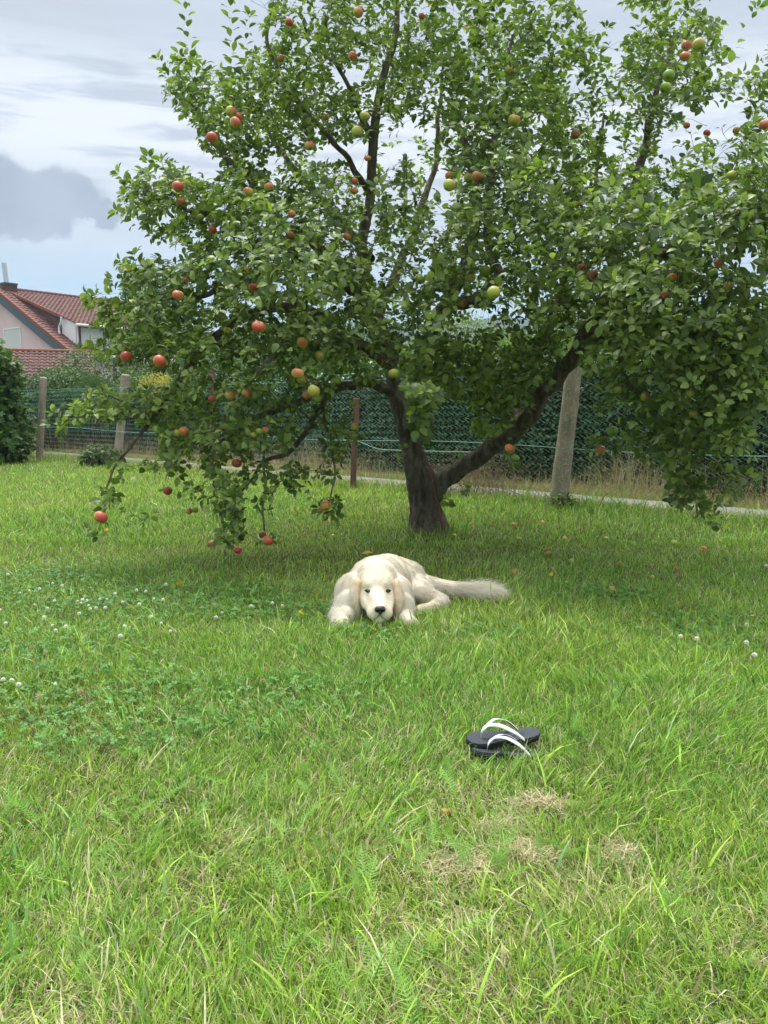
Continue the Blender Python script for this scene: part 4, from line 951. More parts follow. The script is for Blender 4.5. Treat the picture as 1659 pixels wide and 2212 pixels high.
def bark_tube(name, sp, n, parent, amp, flare=False):
    v, f = tube_arrays(sp[:, :3], sp[:, 3], n); m = len(sp); v = v.reshape(m, n, 3); c = sp[:, None, :3]
    dvec = v - c
    ang = np.arange(n) / n * 2 * np.pi
    out = np.empty_like(v)
    for i in range(m):
        r = sp[i, 3]
        for j in range(n):
            p = v[i, j]; q = Vector((p[0] * 7, p[1] * 7, p[2] * 2.5))
            h = mnoise.noise(q) * .5 + mnoise.noise(q * 3.1) * .35 - abs(mnoise.noise(Vector((p[0] * 30, p[1] * 30, p[2] * 9)))) * .8 - abs(mnoise.noise(Vector((p[0] * 20, p[1] * 20, p[2] * 26)))) * .35 + .25
            s = 1 + amp * h
            if flare: s *= 1 + .30 * math.exp(-max(p[2], 0) * 9) * (1 + .35 * math.sin(ang[j] * 4 + 1)) + .05 * math.sin(ang[j] * 3 + p[2] * 2)
            out[i, j] = c[i, 0] + dvec[i, j] * s
    mb = MB(); mb.add(out.reshape(-1, 3) - T0, f.tolist()); b = (m - 1) * n
    mb.f.append(tuple(b + i for i in range(n)))
    o = mb.build(name, M_bark, parent, True); return o
def dense(sp, step):
    L = np.concatenate([[0], np.cumsum(np.linalg.norm(np.diff(sp[:, :3], axis=0), axis=1))])
    t = np.arange(0, L[-1], step); return np.stack([np.interp(t, L, sp[:, a]) for a in range(4)], 1)
bark_tube('trunk', dense(skel['trunk'], .022), 56, apple_tree, .30, True)
for k in skel:
    if k == 'trunk': continue
    r0 = skel[k][0, 3]
    bark_tube('limb', dense(skel[k], .04 if r0 > .03 else .06), 22 if r0 > .06 else (12 if r0 > .03 else 8), apple_tree, .34 if r0 > .06 else .24)
# a broken stub and a peeling vine stem beside the trunk
mb = MB(); pa = smooth_path([P(964, 1166, Yt - .21), P(953, 1128, Yt - .24), P(948, 1096, Yt - .22), P(939, 1066, Yt - .21), P(934, 1040, Yt - .21), P(926, 1010, Yt - .17)], 6) - T0; mb.tube(pa, .009 + .004 * np.abs(np.sin(np.arange(len(pa)) * 1.3)), 7)
mb.build('dead_stem', principled('reddish_dead_stem', base=(.16, .085, .06), rough=.9, spec=.1), apple_tree, True)

# ---- growth of branches and twigs towards the foliage
NP = [np.concatenate([dense(skel[k], .05)[:, :3] for k in skel])]
NR = [np.concatenate([dense(skel[k], .05)[:, 3] for k in skel])]
nodes = np.empty((150000, 3)); nrad = np.zeros(150000); ntan = np.zeros((150000, 3)); npar = np.full(150000, -1); nn = 0
for k in skel:
    d = dense(skel[k], .05); m = len(d); nodes[nn:nn + m] = d[:, :3]; nrad[nn:nn + m] = d[:, 3]
    ntan[nn:nn + m] = np.gradient(d[:, :3], axis=0) / .05; nn += m
n_skel = nn
# keep thick wood from being an attachment cost-free zone
targets = []; dens = []
cellarea = np.array([b[2] * b[3] * b[6] * (.60 if b[1] > 830 and b[0] > 1250 and b[1] < 1000 else .8 if 820 < b[1] < 960 and 440 < b[0] < 760 else 1) for b in Bm])
N_SP = 10400
cnt = np.maximum(3, (cellarea / cellarea.sum() * N_SP)).astype(int)
H = np.array(HOLES, float)
for b, c in zip(Bm, cnt):
    u = rng.normal(size=(c, 2)); u /= np.linalg.norm(u, axis=1)[:, None]; u *= np.sqrt(rng.random(c))[:, None]
    gr = 1.16 if b[2] > 40 else 1.0; px = b[0] + u[:, 0] * b[2] * gr; py = b[1] + u[:, 1] * b[3] * gr
    Yd = Yt + b[4] + rng.uniform(-1, 1, c) * b[5]
    bad = ((((px[:, None] - H[:, 0]) / H[:, 2]) ** 2 + ((py[:, None] - H[:, 1]) / H[:, 3]) ** 2) < 1).any(1)
    for a, e, y, q in zip(px, py, Yd, bad):
        if q and rng.random() < .93: continue
        targets.append(tuple(P(a, e, y)))
targets = np.array(targets); targets = targets[targets[:, 2] > .22]
# apples need a twig to hang from
AP = []
tpx, tpy = project(targets)
for (ax, ay, dia, kd, lab) in APPLES:
    D = .036 * 2 + rng.uniform(-.003, .006)
    if dia < 16: D *= .78
    Ya = min(max(FPX * D / dia, 4.15), 7.2); Ya = min(Ya, 5.2 + .25 * (Ya - 5.2))
    nb = np.hypot(tpx - ax, tpy - ay) < 42
    if nb.sum() > 12: Ya = max(4.0, min(Ya, float(np.percentile(targets[nb, 1], 22))))
    D = max(dia * Ya / FPX, .045)
    AP.append((P(ax, ay, Ya), D / 2, kd, lab))
ap_top = np.array([tuple(a[0] + Vector((0, 0, a[1] * 1.0 + .022))) for a in AP])
chains = []
def attach(p, pathw, bend, up, isleafy):
    global nn
    d = np.linalg.norm(nodes[:nn] - p, axis=1); back = p[2] - nodes[:nn, 2]
    cost = d + pathw * (nrad[:nn] > .05) * .12
    dirn = (p - nodes[:nn]) / (d[:, None] + 1e-6)
    cost += .10 * np.clip(-(dirn * ntan[:nn]).sum(1), 0, 1)
    i = int(cost.argmin()); p0 = nodes[i]; t0 = ntan[i]; L = d[i]
    k = max(1, int(L / .045)); t = np.linspace(0, 1, k + 1)[1:, None]
    dv = (p - p0); m0 = (t0 * .6 + dv / (L + 1e-6) * .6) * L * bend + np.array([0, 0, up]) * L; m1 = dv * .9 + np.array([0, 0, up * .6]) * L
    h = (2 * t ** 3 - 3 * t ** 2 + 1) * p0 + (t ** 3 - 2 * t ** 2 + t) * m0 + (-2 * t ** 3 + 3 * t ** 2) * p + (t ** 3 - t ** 2) * m1
    h[:-1] += rng.normal(0, .004, (len(h) - 1, 3))
    a = nn; nodes[a:a + k] = h; pr = np.vstack([p0[None], h])
    tt = np.diff(pr, axis=0); ntan[a:a + k] = tt / (np.linalg.norm(tt, axis=1)[:, None] + 1e-9)
    npar[a] = i; npar[a + 1:a + k] = np.arange(a, a + k - 1); nn += k
    chains.append((i, a, a + k, isleafy))
root_d = np.array([min(np.linalg.norm(nodes[:n_skel:4] - t, axis=1)) for t in targets])
co = rng.choice(len(targets), 700, replace=False)
for i in co[np.argsort(root_d[co])]: attach(targets[i], 1, 1.0, .05, True)
rest = np.setdiff1d(np.arange(len(targets)), co)
for i in rest[np.argsort(root_d[rest])]: attach(targets[i], 1, .8, .12, True)
for p in ap_top: attach(p, 1, .6, .0, False)
# leafy shoots
shoot_lv = []
for pts, ll in shoots:
    w = smooth_path([P(a, b, Yt + o) for a, b, o in pts], 8)
    d0 = np.linalg.norm(nodes[:nn] - w[0], axis=1); i0 = int(d0.argmin())
    w = np.vstack([nodes[i0][None], w]) if d0[i0] < .5 else w
    L = np.concatenate([[0], np.cumsum(np.linalg.norm(np.diff(w, axis=0), axis=1))]); t = np.arange(0, L[-1], .04); w = np.stack([np.interp(t, L, w[:, a]) for a in range(3)], 1)
    a = nn; k = len(w); nodes[a:a + k] = w; tt = np.gradient(w, axis=0); ntan[a:a + k] = tt / (np.linalg.norm(tt, axis=1)[:, None] + 1e-9)
    npar[a] = i0; npar[a + 1:a + k] = np.arange(a, a + k - 1); nn += k
    chains.append((i0, a, a + k, None)); shoot_lv.append((w, ntan[a:a + k].copy(), ll * (1.35 if ll < .065 else 1.12)))
# radii by the pipe rule
acc = np.full(nn, .0)
for i in range(nn - 1, n_skel - 1, -1):
    if acc[i] == 0: acc[i] = .0019 ** 2.2
    p = npar[i]
    if p >= n_skel: acc[p] += acc[i] * .62
rad = np.minimum(acc[:nn] ** (1 / 2.2), .02)
for (i_, a_, b_, lf_) in chains:
    if lf_ is None: rad[a_:b_] = np.linspace(.0048, .0022, b_ - a_); nrad[n_skel:nn] = rad[n_skel:nn]
V = []; F = []; base = 0
for (i, a, b, lf) in chains:
    pts = np.vstack([nodes[i][None], nodes[a:b]]); r = np.concatenate([[min(nrad[i], nrad[a] * 1.2)], nrad[a:b]])
    n = 6 if r[0] > .008 else 4 if r[0] > .004 else 3
    v, f = tube_arrays(pts, r, n); V.append(v - T0); F.append(f + base); base += len(v)
o = link('twigs', mesh_np('twigs', np.concatenate(V), np.concatenate(F), True), M_twig, apple_tree); o['kind'] = 'stuff'

# ---- leaves
Lp = []; Ld = []; Ln = []; Ls = []
up = np.array([0, 0, 1.0]); ctr = np.array([.4, Yt, 1.6])
def add_leaf(p, d, n, s): Lp.append(p); Ld.append(d); Ln.append(n); Ls.append(s)
for (i, a, b, lf) in chains:
    if lf is None: continue
    tip = nodes[b - 1]; ax = ntan[b - 1]; outw = tip - ctr; outw /= np.linalg.norm(outw) + 1e-9
    if lf:
        ax = ax * .6 + outw * .35 + up * .45; ax /= np.linalg.norm(ax)
        s0 = rng.uniform(.052, .080) * np.interp(tip[1], [4.6, 6.6], [.86, .86]); nl = rng.integers(4, 9); ph = rng.random() * 6.28
        e1 = np.cross(ax, up + .01); e1 /= np.linalg.norm(e1) + 1e-9; e2 = np.cross(ax, e1)
        for k in range(nl):
            th = ph + k * 2.4 + rng.normal(0, .2); cone = rng.uniform(.55, 1.6)
            rd = e1 * math.cos(th) + e2 * math.sin(th)
            d = ax * math.cos(cone) + rd * math.sin(cone); d = d + np.array([0, 0, -.12]); 
            nrm = ax * 1.0 - rd * .25 + up * .5 + rng.normal(0, .22, 3)
            s = s0 * rng.uniform(.7, 1.15)
            add_leaf(tip + d * s * .28 - ax * rng.uniform(0, .02), d, nrm, s)
    k = a
    while k < b - 1:
        if rng.random() < (.75 if nrad[k] < .006 else .12):
            t = ntan[k]; rd = rng.normal(size=3); rd -= t * rd.dot(t); rd /= np.linalg.norm(rd) + 1e-9
            if rd[2] < -.3: rd[2] *= -.5
            d = rd * .9 + t * .4 + outw * .2; s = rng.uniform(.05, .072)
            add_leaf(nodes[k] + d * s * .28, d, up * .9 + outw * .3 + rng.normal(0, .3, 3), s)
        k += 1
for w, tt, ll in shoot_lv:
    L = 0; side = rng.random() * 6; n = len(w)
    for k in range(1, n):
        for rep in range(1 if k % 2 else 2):
            side += 2.4; t = tt[k]; e1 = np.cross(t, np.array([.2, 1, .1])); e1 /= np.linalg.norm(e1); e2 = np.cross(t, e1)
            rd = e1 * math.cos(side) + e2 * math.sin(side)
            s = ll * (1.05 - .45 * (k / n) ** 3) * rng.uniform(.8, 1.1)
            d = rd * .85 + t * .65; nrm = t * .9 - rd * .4 + up * .3
            add_leaf(w[k] + d * s * .28 + rng.normal(0, .004, 3), d, nrm, s)
    for q in range(5):
        th = q * 1.256; rd = e1 * math.cos(th) + e2 * math.sin(th); s = ll * rng.uniform(.6, 1.0); d = tt[-1] * .7 + rd * .8
        add_leaf(w[-1] + d * s * .25, d, tt[-1] - rd * .5, s)
Lp = np.array(Lp); Ld = np.array(Ld); Ln = np.array(Ln); Ls = np.array(Ls)
# leaves make room for the fruit
Lmid = Lp + Ld / np.linalg.norm(Ld, axis=1)[:, None] * Ls[:, None] * .5
lx, ly = project(Lmid); keep = np.ones(len(Lp), bool)
for (c, r, kd, lab) in AP:
    ax, ay = project(np.array(c)); pr = FPX * r / c.y
    near = (np.hypot(lx - ax, ly - ay) < pr * .95 + FPX * Ls / Lp[:, 1] * .28) & (Lp[:, 1] < c.y + .02)
    keep &= ~(near & (rng.random(len(Lp)) < .95))
    keep &= ~(np.linalg.norm(Lp + Ld * .03 - np.array(c), axis=1) < r * 1.15)
for (hx_, hy_, ra, rb) in HOLES:
    inn = (((lx - hx_) / ra) ** 2 + ((ly - hy_) / rb) ** 2 < .8)
    keep &= ~(inn & (rng.random(len(Lp)) < .6))
# the trunk and the leaning limb stay readable
for k in ('trunk', 'right'):
    sx, sy = project(skel[k][:, :3])
    for x, y, Yk, rk in zip(sx, sy, skel[k][:, 1], skel[k][:, 3]):
        if k == 'trunk' and y < 860: continue
        keep &= ~((np.hypot(lx - x, ly - y) < FPX * rk / Yk * 1.1) & (Lp[:, 1] < Yk) & (rng.random(len(Lp)) < .35))
keep &= Lp[:, 2] > .12
Lp, Ld, Ln, Ls = Lp[keep], Ld[keep], Ln[keep], Ls[keep]
N = len(Lp); print('LEAVES', N, 'nodes', nn)
tint = np.clip(.22 + .42 * fbm(Lp[:, 0] * 1.7 + 3, Lp[:, 2] * 1.7 + Lp[:, 1], 51) + rng.normal(0, .25, N), .0, .90)
yel = (rng.random(N) < .0012) & (Lp[:, 2] > .3); tint[yel] = .98
kindi = rng.choice(4, N, p=[.32, .34, .14, .20])
lx, ly = project(Lp)
inv = (lx > 10) & (lx < 1650) & (ly > 10) & (ly < 1300)
score = np.where(inv, Ls / Lp[:, 1], 0); big = np.argsort(-score)[:290]
isbig = np.zeros(N, bool); isbig[big] = True
parts_v = []; parts_f = []; parts_t = []; base = 0
for k in range(4):
    V, T = leaf_shape('apple%d' % k); m = (kindi == k) & ~isbig
    x, y, z = frames(Ld[m], Ln[m])
    wide = rng.uniform(.85, 1.15, m.sum())
    cov = Lp[m][:, None] + Ls[m][:, None, None] * (V[None, :, 0, None] * x[:, None] + V[None, :, 1, None] * y[:, None] * wide[:, None, None] + V[None, :, 2, None] * z[:, None]) - T0
    parts_v.append(cov.reshape(-1, 3)); parts_f.append((T[None] + (np.arange(m.sum()) * len(V))[:, None, None]).reshape(-1, 3) + base); base += cov.shape[0] * cov.shape[1]; parts_t.append(np.repeat(tint[m], len(V)))
o = link('foliage', mesh_np('foliage', np.concatenate(parts_v), np.concatenate(parts_f), True, {'tint': np.concatenate(parts_t)}), M_leaf, apple_tree); o['kind'] = 'stuff'
lm = {}
for k in range(4):
    for q, tv in enumerate((.2, .45, .7)):
        V, T = leaf_shape('apple%d' % k); me = mesh_np('leaf', V, T, True, {'tint': np.full(len(V), tv)}); me.materials.append(M_leaf); lm[k, q] = me
bx, by, bz = frames(Ld[big], Ln[big])
for j, i in enumerate(big):
    o = link('leaf', lm[int(kindi[i]), 0 if tint[i] < .35 else 1 if tint[i] < .6 else 2], None, apple_tree)
    M = Matrix(((bx[j][0], by[j][0], bz[j][0]), (bx[j][1], by[j][1], bz[j][1]), (bx[j][2], by[j][2], bz[j][2]))).to_4x4()
    o.matrix_local = Matrix.Translation(Vector(Lp[i] - T0)) @ M @ Matrix.Scale(float(Ls[i]), 4)

# ------------------------------------------------------------------ apples
def m_apple(base, blush, amt, spots=.5):
    def f(g, b):
        o = g.coord(); r = g.node('ShaderNodeObjectInfo').outputs['Random']
        sep = g.node('ShaderNodeSeparateXYZ'); g.l.new(o, sep.inputs[0])
        n = g.noise(o, 2.0, 4); st = g.noise(g.mapping(o, (9, 9, .8)), 2.2, 4, .6)
        side = g.math('ADD', g.math('MULTIPLY', sep.outputs[0], .55), g.math('MULTIPLY', sep.outputs[2], .30))
        m = g.math('ADD', g.math('ADD', side, g.math('MULTIPLY', g.math('SUBTRACT', n, .5), 1.3)), g.math('MULTIPLY', g.math('SUBTRACT', st, .5), .8))
        m = g.math('ADD', m, g.math('MULTIPLY', g.math('SUBTRACT', r, .5), .3))
        c = g.mix(g.map(m, -amt, .75 - amt), base, blush)
        sp = g.node('ShaderNodeTexVoronoi', i_Vector=o, i_Scale=7.0)
        c = g.mix(g.map(sp.outputs['Distance'], .10, .05, 0, .35), c, (.6, .5, .3))
        c = g.mix(g.map(g.math('ABSOLUTE', sep.outputs[2]), .80, .93), c, (.14, .13, .05))
        g.l.new(c, b.inputs['Base Color'])
    return f
M_ap = {'r': principled('red_apple_skin', m_apple((.46, .36, .10), (.47, .085, .045), .42), rough=.38, spec=.45),
        's': principled('striped_apple_skin', m_apple((.40, .40, .07), (.50, .13, .055), .16), rough=.4, spec=.45),
        'y': principled('yellow_apple_skin', m_apple((.33, .40, .06), (.50, .30, .08), -.10), rough=.4, spec=.45),
        'g': principled('green_apple_skin', m_apple((.20, .33, .045), (.30, .36, .06), -.1), rough=.4, spec=.45),
        'b': principled('bruised_apple_skin', m_apple((.34, .20, .07), (.24, .09, .035), .2), rough=.6, spec=.3),
        'p': principled('pink_apple_skin', m_apple((.62, .30, .18), (.55, .14, .10), .5), rough=.4, spec=.45)}
M_cal = principled('apple_calyx', base=(.035, .025, .015), rough=1, spec=0); M_stalk = principled('apple_stalk', base=(.10, .075, .03), rough=.8)
def apple_mesh(seed, squash):
    r_ = random.Random(seed); n = 22; m = 16; v = []; f = []
    for i in range(m + 1):
        t = i / m * math.pi; rr = math.sin(t); zz = math.cos(t)
        for j in range(n):
            a = j / n * 2 * math.pi
            R_ = 1 + .03 * math.cos(5 * a) * max(0, -zz) + .04 * math.sin(a + seed)
            rad = rr * (1.0 + .06 * zz) * R_
            z = zz * squash - .30 * math.exp(-(rad / .26) ** 2) * (1 if zz > 0 else -.75)
            v.append((rad * math.cos(a), rad * math.sin(a), z))
    f = [(i * n + j, (i + 1) * n + j, (i + 1) * n + (j + 1) % n, i * n + (j + 1) % n) for i in range(m) for j in range(n)]
    me = bpy.data.meshes.new('apple'); me.from_pydata(v, [], f); me.polygons.foreach_set('use_smooth', [True] * len(f)); me.update(); return me
ap_me = {(k, s): apple_mesh(s, (.88, .96, .82)[s]) for k in M_ap for s in range(3)}
for (k, s), me in ap_me.items(): me.materials.append(M_ap[k])
mb = MB()
for k in range(5):
    a = k * 1.2566; mb.tube([(0, 0, -.56), (.08 * math.cos(a), .08 * math.sin(a), -.66), (.15 * math.cos(a), .15 * math.sin(a), -.80)], [.045, .04, .01], 4)
mb.tube([(0, 0, -.55), (0, 0, -.66)], [.10, .09], 8)
cal_me = mb.mesh('calyx'); cal_me.materials.append(M_cal)
mb = MB(); mb.tube([(0, 0, .5), (.02, .01, .9), (.06, .02, 1.35), (.08, 0, 1.62)], [.03, .026, .028, .05], 6)
stk_me = mb.mesh('stalk', True); stk_me.materials.append(M_stalk)
def place_apple(c, r, kd, lab, tilt, group, stalk=True, cat='apple', name='apple'):
    s = rng.integers(0, 3); o = link(name, ap_me[kd, int(s)]); o.location = c; o.scale = (r, r, r)
    o.rotation_euler = tilt; tag(o, lab, cat, group)
    link('calyx', cal_me, None, o)
    if stalk: link('stalk', stk_me, None, o)
    return o
for (c, r, kd, lab) in AP:
    place_apple(c, r, kd, lab, (rng.normal(-.25, .3), rng.normal(0, .3), -1.35 + rng.uniform(-.7, .7) * (1 if kd in 'rp' else 1.6)), 'apples hanging on the tree')
# ------------------------------------------------------------------ dog
from mathutils.bvhtree import BVHTree
DROOT = Vector((-.02, 4.02, 0))
def blend(name, prims, voxel=.009, smooth=14, fac=.5):
    """one continuous skin over ellipsoids and tapered limbs"""
    V = []; F = []; base = 0
    def sph(c, r, rot=None, n=14, m=10):
        nonlocal base
        v = []
        for i in range(m + 1):
            t = i / m * math.pi
            for j in range(n):
                a = j / n * 2 * math.pi; p = Vector((math.sin(t) * math.cos(a) * r[0], math.sin(t) * math.sin(a) * r[1], math.cos(t) * r[2]))
                if rot is not None: p = rot @ p
                v.append(tuple(Vector(c) + p))
        V.extend(v); F.extend([(base + i * n + j, base + (i + 1) * n + j, base + (i + 1) * n + (j + 1) % n, base + i * n + (j + 1) % n) for i in range(m) for j in range(n)]); base += len(v)
    for p in prims:
        if p[0] == 'e': sph(p[1], p[2], p[3] if len(p) > 3 else None)
        else:
            _, a, ra, b, rb = p; a = Vector(a); b = Vector(b); k = max(2, int((b - a).length / (min(ra, rb) * .45)))
            for i in range(k + 1):
                t = i / k; r = ra + (rb - ra) * t; sph(a.lerp(b, t), (r, r, r), None, 10, 8)
    me = bpy.data.meshes.new(name + '_src'); me.from_pydata([tuple(Vector(v) - DROOT) for v in V], [], F); me.update()
    tmp = bpy.data.objects.new('tmp', me); col.objects.link(tmp)
    md = tmp.modifiers.new('r', 'REMESH'); md.mode = 'VOXEL'; md.voxel_size = voxel; md.use_smooth_shade = True
    ms = tmp.modifiers.new('s', 'SMOOTH'); ms.factor = fac; ms.iterations = smooth
    dg = bpy.context.evaluated_depsgraph_get(); out = bpy.data.meshes.new_from_object(tmp.evaluated_get(dg)); out.name = name
    bpy.data.objects.remove(tmp); bpy.data.meshes.remove(me)
    return out
def fur_tone(p, part):
    """coat colour per strand: cream with golden saddle and ears"""
    n = len(p); t = fbm(p[:, 0] * 16 + 7, p[:, 2] * 16 + p[:, 1] * 9, 61); f = rng.random(n)
    cream = np.array([.96, .91, .80]); gold = np.array([.93, .80, .60]); white = np.array([.96, .94, .88])
    if part == 'ear': w = np.clip(.55 - np.sign(p[:, 0].mean() + .037) * (p[:, 0] - p[:, 0].mean()) * 26 + 1.6 * (t - .5) + .2 * (f - .5), 0, 1.5)
    else:
        ey = np.exp(-(((np.abs(p[:, 0] + .037) - .030) / .03) ** 2 + ((p[:, 2] - .170) / .03) ** 2)) * (p[:, 1] < 3.86) * .55
        sad = ey + np.exp(-(((p[:, 0] - .08) / .15) ** 2 + ((p[:, 1] - 4.28) / .2) ** 2)) * .25
        w = np.clip(.10 + sad + .7 * (t - .5) + .12 * (f - .5), 0, 1)
    c = cream * (1 - w[:, None]) + gold * w[:, None]
    k = (f > .72) & (part != 'ear'); c[k] = c[k] * .35 + white * .65
    return np.clip(c * rng.uniform(.84, 1.06, (n, 1)), 0, .97)
M_fur = bpy.data.materials.new('cream_fur'); M_fur.use_nodes = True
def _fm():
    g = NT(M_fur.node_tree); g.n.clear(); a = g.node('ShaderNodeAttribute', attribute_name='tone').outputs['Color']
    b = g.node('ShaderNodeBsdfPrincipled', i_Roughness=.6); b.inputs['Specular IOR Level'].default_value = .2; g.l.new(a, b.inputs['Base Color'])
    t = g.node('ShaderNodeBsdfTranslucent'); g.l.new(a, t.inputs[0]); m = g.node('ShaderNodeMixShader', i_Fac=.55); g.l.new(b.outputs[0], m.inputs[1]); g.l.new(t.outputs[0], m.inputs[2])
    o = g.node('ShaderNodeOutputMaterial'); g.l.new(m.outputs[0], o.inputs[0])
_fm()
M_skin = principled('cream_undercoat', lambda g, b: g.l.new(g.mix(g.map(g.noise(g.coord(), 14, 4), .35, .65), (.85, .76, .62), (.80, .68, .50)), b.inputs['Base Color']), rough=.9, spec=.1)
def sample_surface(me, n):
    me.calc_loop_triangles(); nt = len(me.loop_triangles); tv = np.empty(nt * 3, np.int32); me.loop_triangles.foreach_get('vertices', tv); tv = tv.reshape(-1, 3)
    co = np.empty(len(me.vertices) * 3, np.float32); me.vertices.foreach_get('co', co); co = co.reshape(-1, 3) + np.array(DROOT)
    no = np.empty(len(me.vertices) * 3, np.float32); me.vertices.foreach_get('normal', no); no = no.reshape(-1, 3)
    a, b, c = co[tv[:, 0]], co[tv[:, 1]], co[tv[:, 2]]; ar = np.linalg.norm(np.cross(b - a, c - a), axis=1); k = rng.choice(nt, n, p=ar / ar.sum())
    u = rng.random((n, 2)); s = u.sum(1) > 1; u[s] = 1 - u[s]; w = np.c_[1 - u.sum(1), u]
    p = (co[tv[k]] * w[:, :, None]).sum(1); nn_ = (no[tv[k]] * w[:, :, None]).sum(1); return p, nn_ / np.linalg.norm(nn_, axis=1)[:, None]
def fur(name, p, n, comb, length, width, parent, part, lift=.35, curl=.0):
    N = len(p); t = comb - n * (comb * n).sum(1)[:, None]; t /= np.linalg.norm(t, axis=1)[:, None] + 1e-6
    clump = fbm(p[:, 0] * 38, p[:, 2] * 38 + p[:, 1] * 30, 71) - .5; clump2 = fbm(p[:, 1] * 38 + 4, p[:, 2] * 38 + p[:, 0] * 22, 72) - .5
    s = np.cross(n, t); t = t + s * (clump * .8)[:, None] + s * rng.normal(0, .13, (N, 1)); 
    lf = (lift * rng.uniform(.6, 1.4, N) + clump2 * .5)[:, None]
    rows = []; hs = [0, .35, .7, 1.0]
    side = np.cross(t, n) + rng.normal(0, .35, (N, 3)); side /= np.linalg.norm(side, axis=1)[:, None]
    L = length[:, None]
    for i, h in enumerate(hs):
        q = p + t * L * h + n * L * (lf * h * (1.25 - .75 * h)) + np.array([0, 0, -1]) * L * h * h * .22 + s * np.sin(h * 5 + clump[:, None] * 12) * curl * L - n * .0008
        w = width[:, None] * (1, .85, .6, .0)[i] * .5
        if i < 3: rows += [q - side * w, q + side * w]
        else: rows += [q]
    v = np.stack(rows, 1); v[:, :, 2] = np.maximum(v[:, :, 2], .012)
    v = v.reshape(-1, 3) - np.array(DROOT); b = np.arange(N)[:, None] * 7
    q4 = np.concatenate([b + np.array([0, 1, 3, 2]), b + np.array([2, 3, 5, 4])]); t3 = b + np.array([4, 5, 6])
    o = link(name, mesh_np(name, v, [q4, t3], True, {'tone': np.repeat(fur_tone(p, part), 7, axis=0)}), M_fur, parent); o['kind'] = 'stuff'; return o
def dog():
    root = empty('dog', DROOT, 0, 'cream golden retriever lying on the grass with its chin down', 'dog')
    nose = P(821, 1318, 3.665); eyeL = P(797, 1277.5, 3.78); eyeR = P(835.5, 1277.5, 3.78); skull = P(814, 1262, 3.88)
    sx = skull.x
    pr = []
    e = lambda c, r, rot=None: pr.append(('e', tuple(c), r, rot) if rot is not None else ('e', tuple(c), r))
    c = lambda a, ra, b, rb: pr.append(('c', a, ra, b, rb))
    # head
    e((sx, 3.885, .200), (.092, .10, .076)); e((sx, 3.835, .205), (.074, .055, .052))
    e((sx - .048, 3.855, .140), (.054, .06, .062)); e((sx + .050, 3.855, .140), (.054, .06, .062))       # cheeks
    c((sx + .001, 3.80, .152), .056, (nose.x - .002, 3.735, .118), .044); e((nose.x - .002, 3.705, .116), (.040, .038, .030))   # muzzle
    e((nose.x - .031, 3.730, .084), (.037, .052, .038)); e((nose.x + .027, 3.730, .084), (.037, .052, .038)); c((sx - .050, 3.83, .13), .045, (nose.x - .034, 3.75, .09), .034); c((sx + .052, 3.83, .13), .045, (nose.x + .030, 3.75, .09), .034)  # flews
    e((nose.x - .002, 3.735, .050), (.036, .05, .022))                                                     # chin
    e((sx - .034, 3.800, .212), (.026, .020, .016)); e((sx + .034, 3.800, .212), (.026, .020, .016))     # brows
    # neck, chest, trunk curling to the right behind
    c((sx, 3.93, .18), .095, (sx - .005, 4.04, .175), .135); e((-.06, 4.0, .10), (.15, .12, .10))
    c((-.050, 4.10, .145), .150, (.02, 4.24, .135), .148); c((.02, 4.24, .135), .148, (.13, 4.36, .105), .118)
    e((-.165, 3.99, .12), (.095, .10, .11)); e((.070, 4.0, .11), (.085, .10, .105)); e((-.17, 3.91, .075), (.085, .09, .085)); e((.085, 3.92, .07), (.07, .09, .08)); e((-.045, 3.93, .08), (.17, .07, .09)); e((-.19, 3.86, .05), (.06, .08, .05))                        # shoulders
    e((.155, 4.28, .085), (.10, .11, .085)); e((.20, 4.24, .07), (.085, .10, .068))                        # thigh
    c((.20, 4.22, .055), .062, (.315, 4.12, .040), .040); c((.315, 4.12, .040), .034, (.25, 4.03, .030), .028); c((.25, 4.03, .03), .026, (.19, 3.98, .03), .028)
    c((-.17, 3.98, .07), .062, (-.235, 3.86, .042), .042); c((-.235, 3.86, .042), .040, (-.215, 3.775, .034), .034); e((-.213, 3.75, .032), (.036, .045, .026))
    c((.06, 3.98, .07), .058, (.115, 3.87, .040), .040); c((.115, 3.87, .040), .038, (.105, 3.80, .032), .034); e((.125, 3.79, .030), (.036, .045, .026))
    c((.20, 4.36, .10), .050, (.33, 4.32, .088), .032); c((.33, 4.32, .088), .030, (.50, 4.28, .082), .024); c((.50, 4.28, .082), .022, (.60, 4.26, .070), .014)
    me = blend('body', pr); 
    body = link('body', me, M_skin, root)
    # ears
    ears = []
    for s, top, low in ((-1, P(771, 1260, 3.86), P(773, 1314, 3.83)), (1, P(856, 1262, 3.86), P(856, 1323, 3.83))):
        q = []; tx = top.x; lx_ = low.x
        q.append(('e', (tx - s * .010, 3.868, top.z + .004), (.026, .035, .016)))
        for t in np.linspace(0, 1, 6):
            w = .045 * math.sin(math.pi * (.22 + .62 * t)); wx = .014 + .016 * math.sin(math.pi * min(1, .15 + .8 * t)); q.append(('e', (tx + (lx_ - tx) * t + s * .010 * math.sin(t * 3), 3.86 - .03 * t, top.z + (low.z - top.z) * t), (wx, w + .006, .030)))
        m2 = blend('ear', q, .007, 6); o = link('ear', m2, principled('golden_ear', base=(.80, .62, .42), rough=.9, spec=.1) if not ears else ears[0].data.materials[0], root); ears.append(o)
    # fur over the body
    p, n = sample_surface(me, 90000)
    keep = p[:, 2] > .012; p = p[keep]; n = n[keep]
    hd = np.array(skull); dist = p - np.array([sx, 3.9, .2])
    head = (p[:, 1] < 3.90) & (np.abs(p[:, 0] - sx) < .10) & (p[:, 2] > .035)
    muz = head & (p[:, 1] < 3.785) & (np.abs(p[:, 0] - nose.x) < .075)
